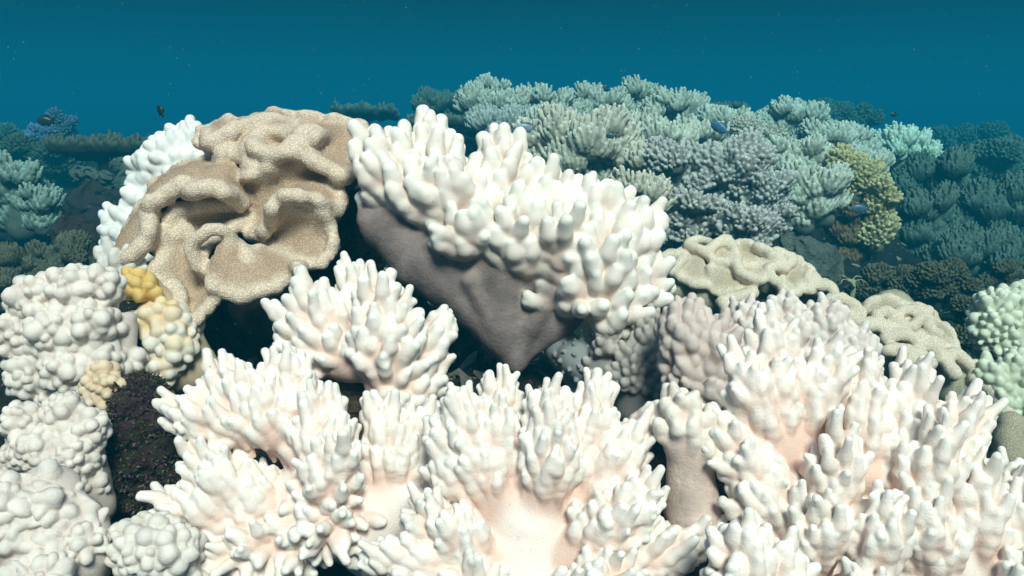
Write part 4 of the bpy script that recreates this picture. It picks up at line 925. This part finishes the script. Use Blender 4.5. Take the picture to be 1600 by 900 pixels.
#%%END%%
# ------------------------------------------------------------------ seabed
def seabed():
    A = np.array(ANCH)
    az = np.concatenate([np.linspace(-62, 62, 420), np.linspace(62, 298, 90)[1:-1]]) * math.pi / 180
    rad = np.concatenate([[.02], np.geomspace(.18, 80, 330)])
    gx = np.outer(rad, np.sin(az)); gy = np.outer(rad, np.cos(az))
    P = np.stack([gx.ravel(), gy.ravel()], 1)
    far = []
    for r, z in ((9, -.55), (13, -1.0), (20, -2.2), (35, -4), (70, -6)):
        for a in range(0, 360, 12):
            far.append((r * math.sin(math.radians(a)), r * math.cos(math.radians(a)), z))
    for r in (.5, 1.2, 2.5, 5):
        for a in range(60, 301, 20): far.append((r * math.sin(math.radians(a)), r * math.cos(math.radians(a)), -.60 - .05 * r))
    A = np.concatenate([A, np.array(far)])
    z = np.zeros(len(P))
    for s in range(0, len(P), 20000):
        q = P[s:s + 20000]
        d2 = ((q[:, None, :] - A[None, :, :2]) ** 2).sum(2)
        rr = (q ** 2).sum(1)[:, None]
        w = 1 / (d2 + .0012 * rr + 1e-4) ** 2
        z[s:s + 20000] = (w * A[:, 2]).sum(1) / w.sum(1)
    r = np.hypot(P[:, 0], P[:, 1])
    nz = np.array([mnoise.fractal(Vector((p[0] * 5, p[1] * 5, 1.7)), .8, 2.1, 5) for p in P])
    nb = np.array([mnoise.noise(Vector((p[0] * 34, p[1] * 34, 4.1))) + .5 * mnoise.noise(Vector((p[0] * 80, p[1] * 80, 9.1))) for p in P])
    z = z - .045 + nz * .022 * np.clip(r / 2, .4, 3) + nb * .007 * np.clip(r, .5, 2)
    n, m = len(rad), len(az)
    V = np.stack([P[:, 0], P[:, 1], z], 1)
    i = np.arange(n - 1)[:, None] * m; j = np.arange(m)[None]; j2 = (j + 1) % m
    Q = np.stack([i + j, i + m + j, i + m + j2, i + j2], 2).reshape(-1, 4)[:, ::-1]
    o = write_mesh("seabed", V, None, np.full((len(V), 3), .03), Q, M_BED, np.zeros(3))
    o["kind"] = "structure"
    return V, z.reshape(n, m), rad, az
bedV, bedZ, RAD, AZ = seabed()

# ------------------------------------------------------------------ turf algae
def turf(name, pts, nrm, n, mat_list, lo, hi, seed):
    """many small curled blades on the dark rock; counted by nobody: stuff"""
    rg = np.random.RandomState(seed)
    k = rg.randint(0, len(pts), n)
    V, F, Mi = [], [], []
    for q in k:
        p, nn = pts[q], nrm[q]
        d = unit(nn + rg.normal(0, .55, 3)); s = unit(np.cross(d, rg.normal(0, 1, 3))); L = rg.uniform(lo, hi); w = L * rg.uniform(.12, .3)
        b = unit(d + rg.normal(0, .5, 3))
        p = p - nn * .001
        i = len(V); c = rg.randint(len(mat_list))
        V += [p - s * w * .6, p + s * w * .6, p + d * L * .55 + s * w, p + d * L * .55 - s * w, p + d * L * .55 + b * L * .5]
        F += [(i, i + 1, i + 2, i + 3), (i + 3, i + 2, i + 4)]; Mi += [c, c]
    me = bpy.data.meshes.new(name); me.from_pydata([tuple(v) for v in V], [], F); me.update()
    for m in mat_list: me.materials.append(m)
    me.polygons.foreach_set("material_index", Mi)
    o = bpy.data.objects.new(name, me); COL.objects.link(o); o["kind"] = "stuff"
    return o
ALG = [flat_mat("algae_dark_green", (.035, .048, .022)), flat_mat("algae_brown", (.085, .06, .035)), flat_mat("algae_olive", (.11, .105, .05)), flat_mat("algae_purple", (.12, .06, .09)), flat_mat("algae_black", (.010, .010, .009))]
turf("turf_algae", rV, rN, 26000, ALG, .002, .0065, 3)
vis = (np.hypot(bedV[:, 0], bedV[:, 1]) < 4.2) & (np.hypot(bedV[:, 0], bedV[:, 1]) > .35) & (np.abs(np.arctan2(bedV[:, 0], bedV[:, 1])) < .75)
turf("turf_algae", bedV[vis], np.repeat(np.array([[0, -.3, 1.0]]), vis.sum(), 0), 26000, ALG, .003, .011, 4)

# ------------------------------------------------------------------ broken coral lying on the bed
def rubble(pts, n, seed):
    rg = np.random.RandomState(seed); V, F, Mi = [], [], []
    for q in rg.randint(0, len(pts), n):
        c = pts[q]; L = rg.uniform(.006, .022) * (1.6 if rg.rand() < .12 else 1); r = L * rg.uniform(.2, .45)
        ax = unit(rg.normal(0, 1, 3) * np.array([1, 1, .35])); s1 = unit(np.cross(ax, rg.normal(0, 1, 3))); s2 = np.cross(ax, s1)
        i = len(V); k = rg.randint(3)
        for t, f in ((-1, .35), (-.45, .95), (.35, 1.0), (1, .4)):
            b = s1 * rg.normal(0, .25) * L + c + ax * t * L
            for a in range(5): V.append(b + (s1 * math.cos(a * 1.2566) + s2 * math.sin(a * 1.2566)) * r * f * rg.uniform(.75, 1.2))
        for j in range(3):
            for a in range(5): F.append((i + j * 5 + a, i + j * 5 + (a + 1) % 5, i + j * 5 + 5 + (a + 1) % 5, i + j * 5 + 5 + a)); Mi.append(k)
        F += [tuple(i + 4 - a for a in range(5)), tuple(i + 15 + a for a in range(5))]; Mi += [k, k]
    me = bpy.data.meshes.new("coral_rubble"); me.from_pydata([tuple(v) for v in V], [], F); me.update()
    for m in (flat_mat("rubble_grey", (.13, .12, .10), .9), flat_mat("rubble_dark", (.05, .055, .045), .9), flat_mat("rubble_pale", (.26, .24, .20), .9)): me.materials.append(m)
    me.polygons.foreach_set("material_index", Mi)
    o = bpy.data.objects.new("coral_rubble", me); COL.objects.link(o); o["kind"] = "stuff"
wide = (np.hypot(bedV[:, 0], bedV[:, 1]) < 7) & (np.hypot(bedV[:, 0], bedV[:, 1]) > .3) & (np.abs(np.arctan2(bedV[:, 0], bedV[:, 1])) < 1.1)
rubble(bedV[wide], 5000, 8)

# ------------------------------------------------------------------ fish
def fish(label, px, py, length, d, heading, body_c, fin_c, tall=.42, roll=0, pitch=0):
    """a small damselfish: lofted body, forked tail, dorsal, anal and pectoral fins, eyes"""
    s = length * d / FPX
    loc_ = pt(px, py, d)
    root = empty("reef_fish", loc_, label, "fish")
    root.rotation_euler = (roll, pitch, heading)
    mb = flat_mat("fish_skin", body_c, .4, .5); mf = flat_mat("fish_fin", fin_c, .5, .4); me_ = flat_mat("fish_eye", (.01, .01, .01), .2, .6)
    V, F = [], []; n, m = 14, 14
    prof = lambda t: tall * .5 * (math.sin(math.pi * min(1, t * .93 + .02)) ** .75) * (1 - .25 * t) + .035
    for i in range(n + 1):
        t = i / n; x = .5 - t * .80; hh = prof(t) * (0.12 if i == 0 else 1); ww = hh * .38
        for j in range(m):
            a = 2 * math.pi * j / m; V.append((x * s, ww * math.cos(a) * s, hh * math.sin(a) * s))
    for i in range(n):
        for j in range(m): F.append((i * m + j, i * m + (j + 1) % m, (i + 1) * m + (j + 1) % m, (i + 1) * m + j))
    F.append(tuple(range(m))); F.append(tuple(range(n * m + m - 1, n * m - 1, -1)))
    tri_prism_mesh("body", V, F, mb, root)
    def fin(nm, outline, th=.012, yaw=0, oy=0):
        k = len(outline); V = [(x * s, (oy - th) * s, z * s) for x, z in outline] + [(x * s, (oy + th) * s, z * s) for x, z in outline]
        F = [tuple(range(k)), tuple(range(2 * k - 1, k - 1, -1))] + [(i, i + k, (i + 1) % k + k, (i + 1) % k) for i in range(k)]
        tri_prism_mesh(nm, V, F, mf, root, smooth=False)
    fin("tail_fin", [(-.27, .04), (-.36, .10), (-.50, .20), (-.44, .06), (-.42, 0), (-.44, -.06), (-.50, -.20), (-.36, -.10), (-.27, -.04)])
    fin("dorsal_fin", [(.22, tall * .40), (.12, tall * .62), (-.05, tall * .68), (-.20, tall * .60), (-.24, tall * .36), (-.20, tall * .22), (0, tall * .38)])
    fin("anal_fin", [(.02, -tall * .40), (-.10, -tall * .62), (-.22, -tall * .56), (-.24, -tall * .30), (-.12, -tall * .30)])
    for sg in (1, -1):
        fin("pectoral_fin", [(.20, -.01), (.08, .06), (.02, -.02), (.10, -.09)], .008, 0, sg * tall * .19)
        o = tri_prism_mesh("eye", *ball(.028 * s, (.36 * s, sg * tall * .115 * s, .05 * s)), me_, root)
    return root
def ball(r, c, n=6, m=8):
    V = [(c[0] + r * math.sin(math.pi * i / n) * math.cos(2 * math.pi * j / m), c[1] + r * math.sin(math.pi * i / n) * math.sin(2 * math.pi * j / m), c[2] + r * math.cos(math.pi * i / n)) for i in range(n + 1) for j in range(m)]
    return V, [(i * m + j, (i + 1) * m + j, (i + 1) * m + (j + 1) % m, i * m + (j + 1) % m) for i in range(n) for j in range(m)]
DK, DF = (.02, .02, .025), (.012, .012, .015)
fish("round dark fish over the far left skyline", 72, 189, 27, 3.2, math.radians(185), DK, DF, .55)
fish("dark fish diving nose up in open water above the white stubby coral", 251, 174, 22, 1.9, math.radians(150), DK, DF, .55, pitch=math.radians(-58))
fish("tiny dark fish in open water just above the middle of the ridge", 946, 139, 14, 3.6, math.radians(30), (.03, .05, .08), (.02, .03, .05), .5, pitch=math.radians(25))
fish("silvery fish hovering beside the largest white coral's right peak", 822, 200, 34, 2.0, math.radians(185), (.20, .30, .34), (.10, .15, .17), .40)
fish("dark fish in front of the cream spiky mound", 955, 212, 18, 2.4, math.radians(175), (.05, .08, .11), (.03, .05, .07), .5)
fish("blue-green fish with a pale tail above the pale brain-like coral", 1126, 201, 36, 2.3, math.radians(150), (.05, .16, .26), (.10, .18, .22), .42, pitch=math.radians(-28))
fish("small dark fish alone in open water beyond the right slope", 1397, 179, 13, 4.0, math.radians(180), DK, DF, .5)
fish("dusky blue fish beside the brown bushy coral", 1345, 326, 30, 2.6, math.radians(175), (.07, .13, .19), (.05, .09, .12), .42)

# ------------------------------------------------------------------ drifting specks
def specks(n, seed):
    rg = np.random.RandomState(seed); V, F = [], []
    for _ in range(n):
        d = .45 + 3.2 * rg.rand() ** 1.3
        c = local2world(np.array([rg.uniform(-900, 900), rg.uniform(-500, 500), 0.0]), d)
        if c[2] > .21: continue
        r = rg.uniform(.00014, .0005) * (.5 + .5 * d); e = rg.uniform(1, 2.6)
        ax = unit(np.array([rg.normal(0, .4), rg.normal(0, .4), 1])); s1 = unit(np.cross(ax, rg.normal(0, 1, 3))); s2 = np.cross(ax, s1)
        i = len(V); V += [c + ax * r * e, c - ax * r * e, c + s1 * r, c + s2 * r, c - s1 * r, c - s2 * r]
        for a, b in ((2, 3), (3, 4), (4, 5), (5, 2)): F += [(i, i + a, i + b), (i + 1, i + b, i + a)]
    m = flat_mat("speck_white", (.20, .27, .29), .8)
    o = tri_prism_mesh("floating_particles", V, F, m); o["kind"] = "stuff"
specks(2200, 5)

# ------------------------------------------------------------------ the water itself: an even blue haze
def water_haze():
    zlo, zhi = float(bedV[:, 2].min()) - 1.0, .22
    x = 95
    V = [(-x, -x, zlo), (x, -x, zlo), (x, x, zlo), (-x, x, zlo), (-x, -x, zhi), (x, -x, zhi), (x, x, zhi), (-x, x, zhi)]
    F = [(3, 2, 1, 0), (4, 5, 6, 7), (0, 1, 5, 4), (1, 2, 6, 5), (2, 3, 7, 6), (3, 0, 4, 7)]
    m = bpy.data.materials.new("water_haze"); m.use_nodes = True; nt = m.node_tree; nt.nodes.clear()
    out = nt.nodes.new("ShaderNodeOutputMaterial"); v = nt.nodes.new("ShaderNodeVolumePrincipled")
    v.inputs["Color"].default_value = (.004, .128, .185, 1); v.inputs["Absorption Color"].default_value = (.0, .42, .62, 1); v.inputs["Density"].default_value = .23
    v.inputs["Anisotropy"].default_value = 0.0
    nt.links.new(v.outputs[0], out.inputs["Volume"])
    o = tri_prism_mesh("haze", V, F, m, smooth=False); o["kind"] = "stuff"
water_haze()
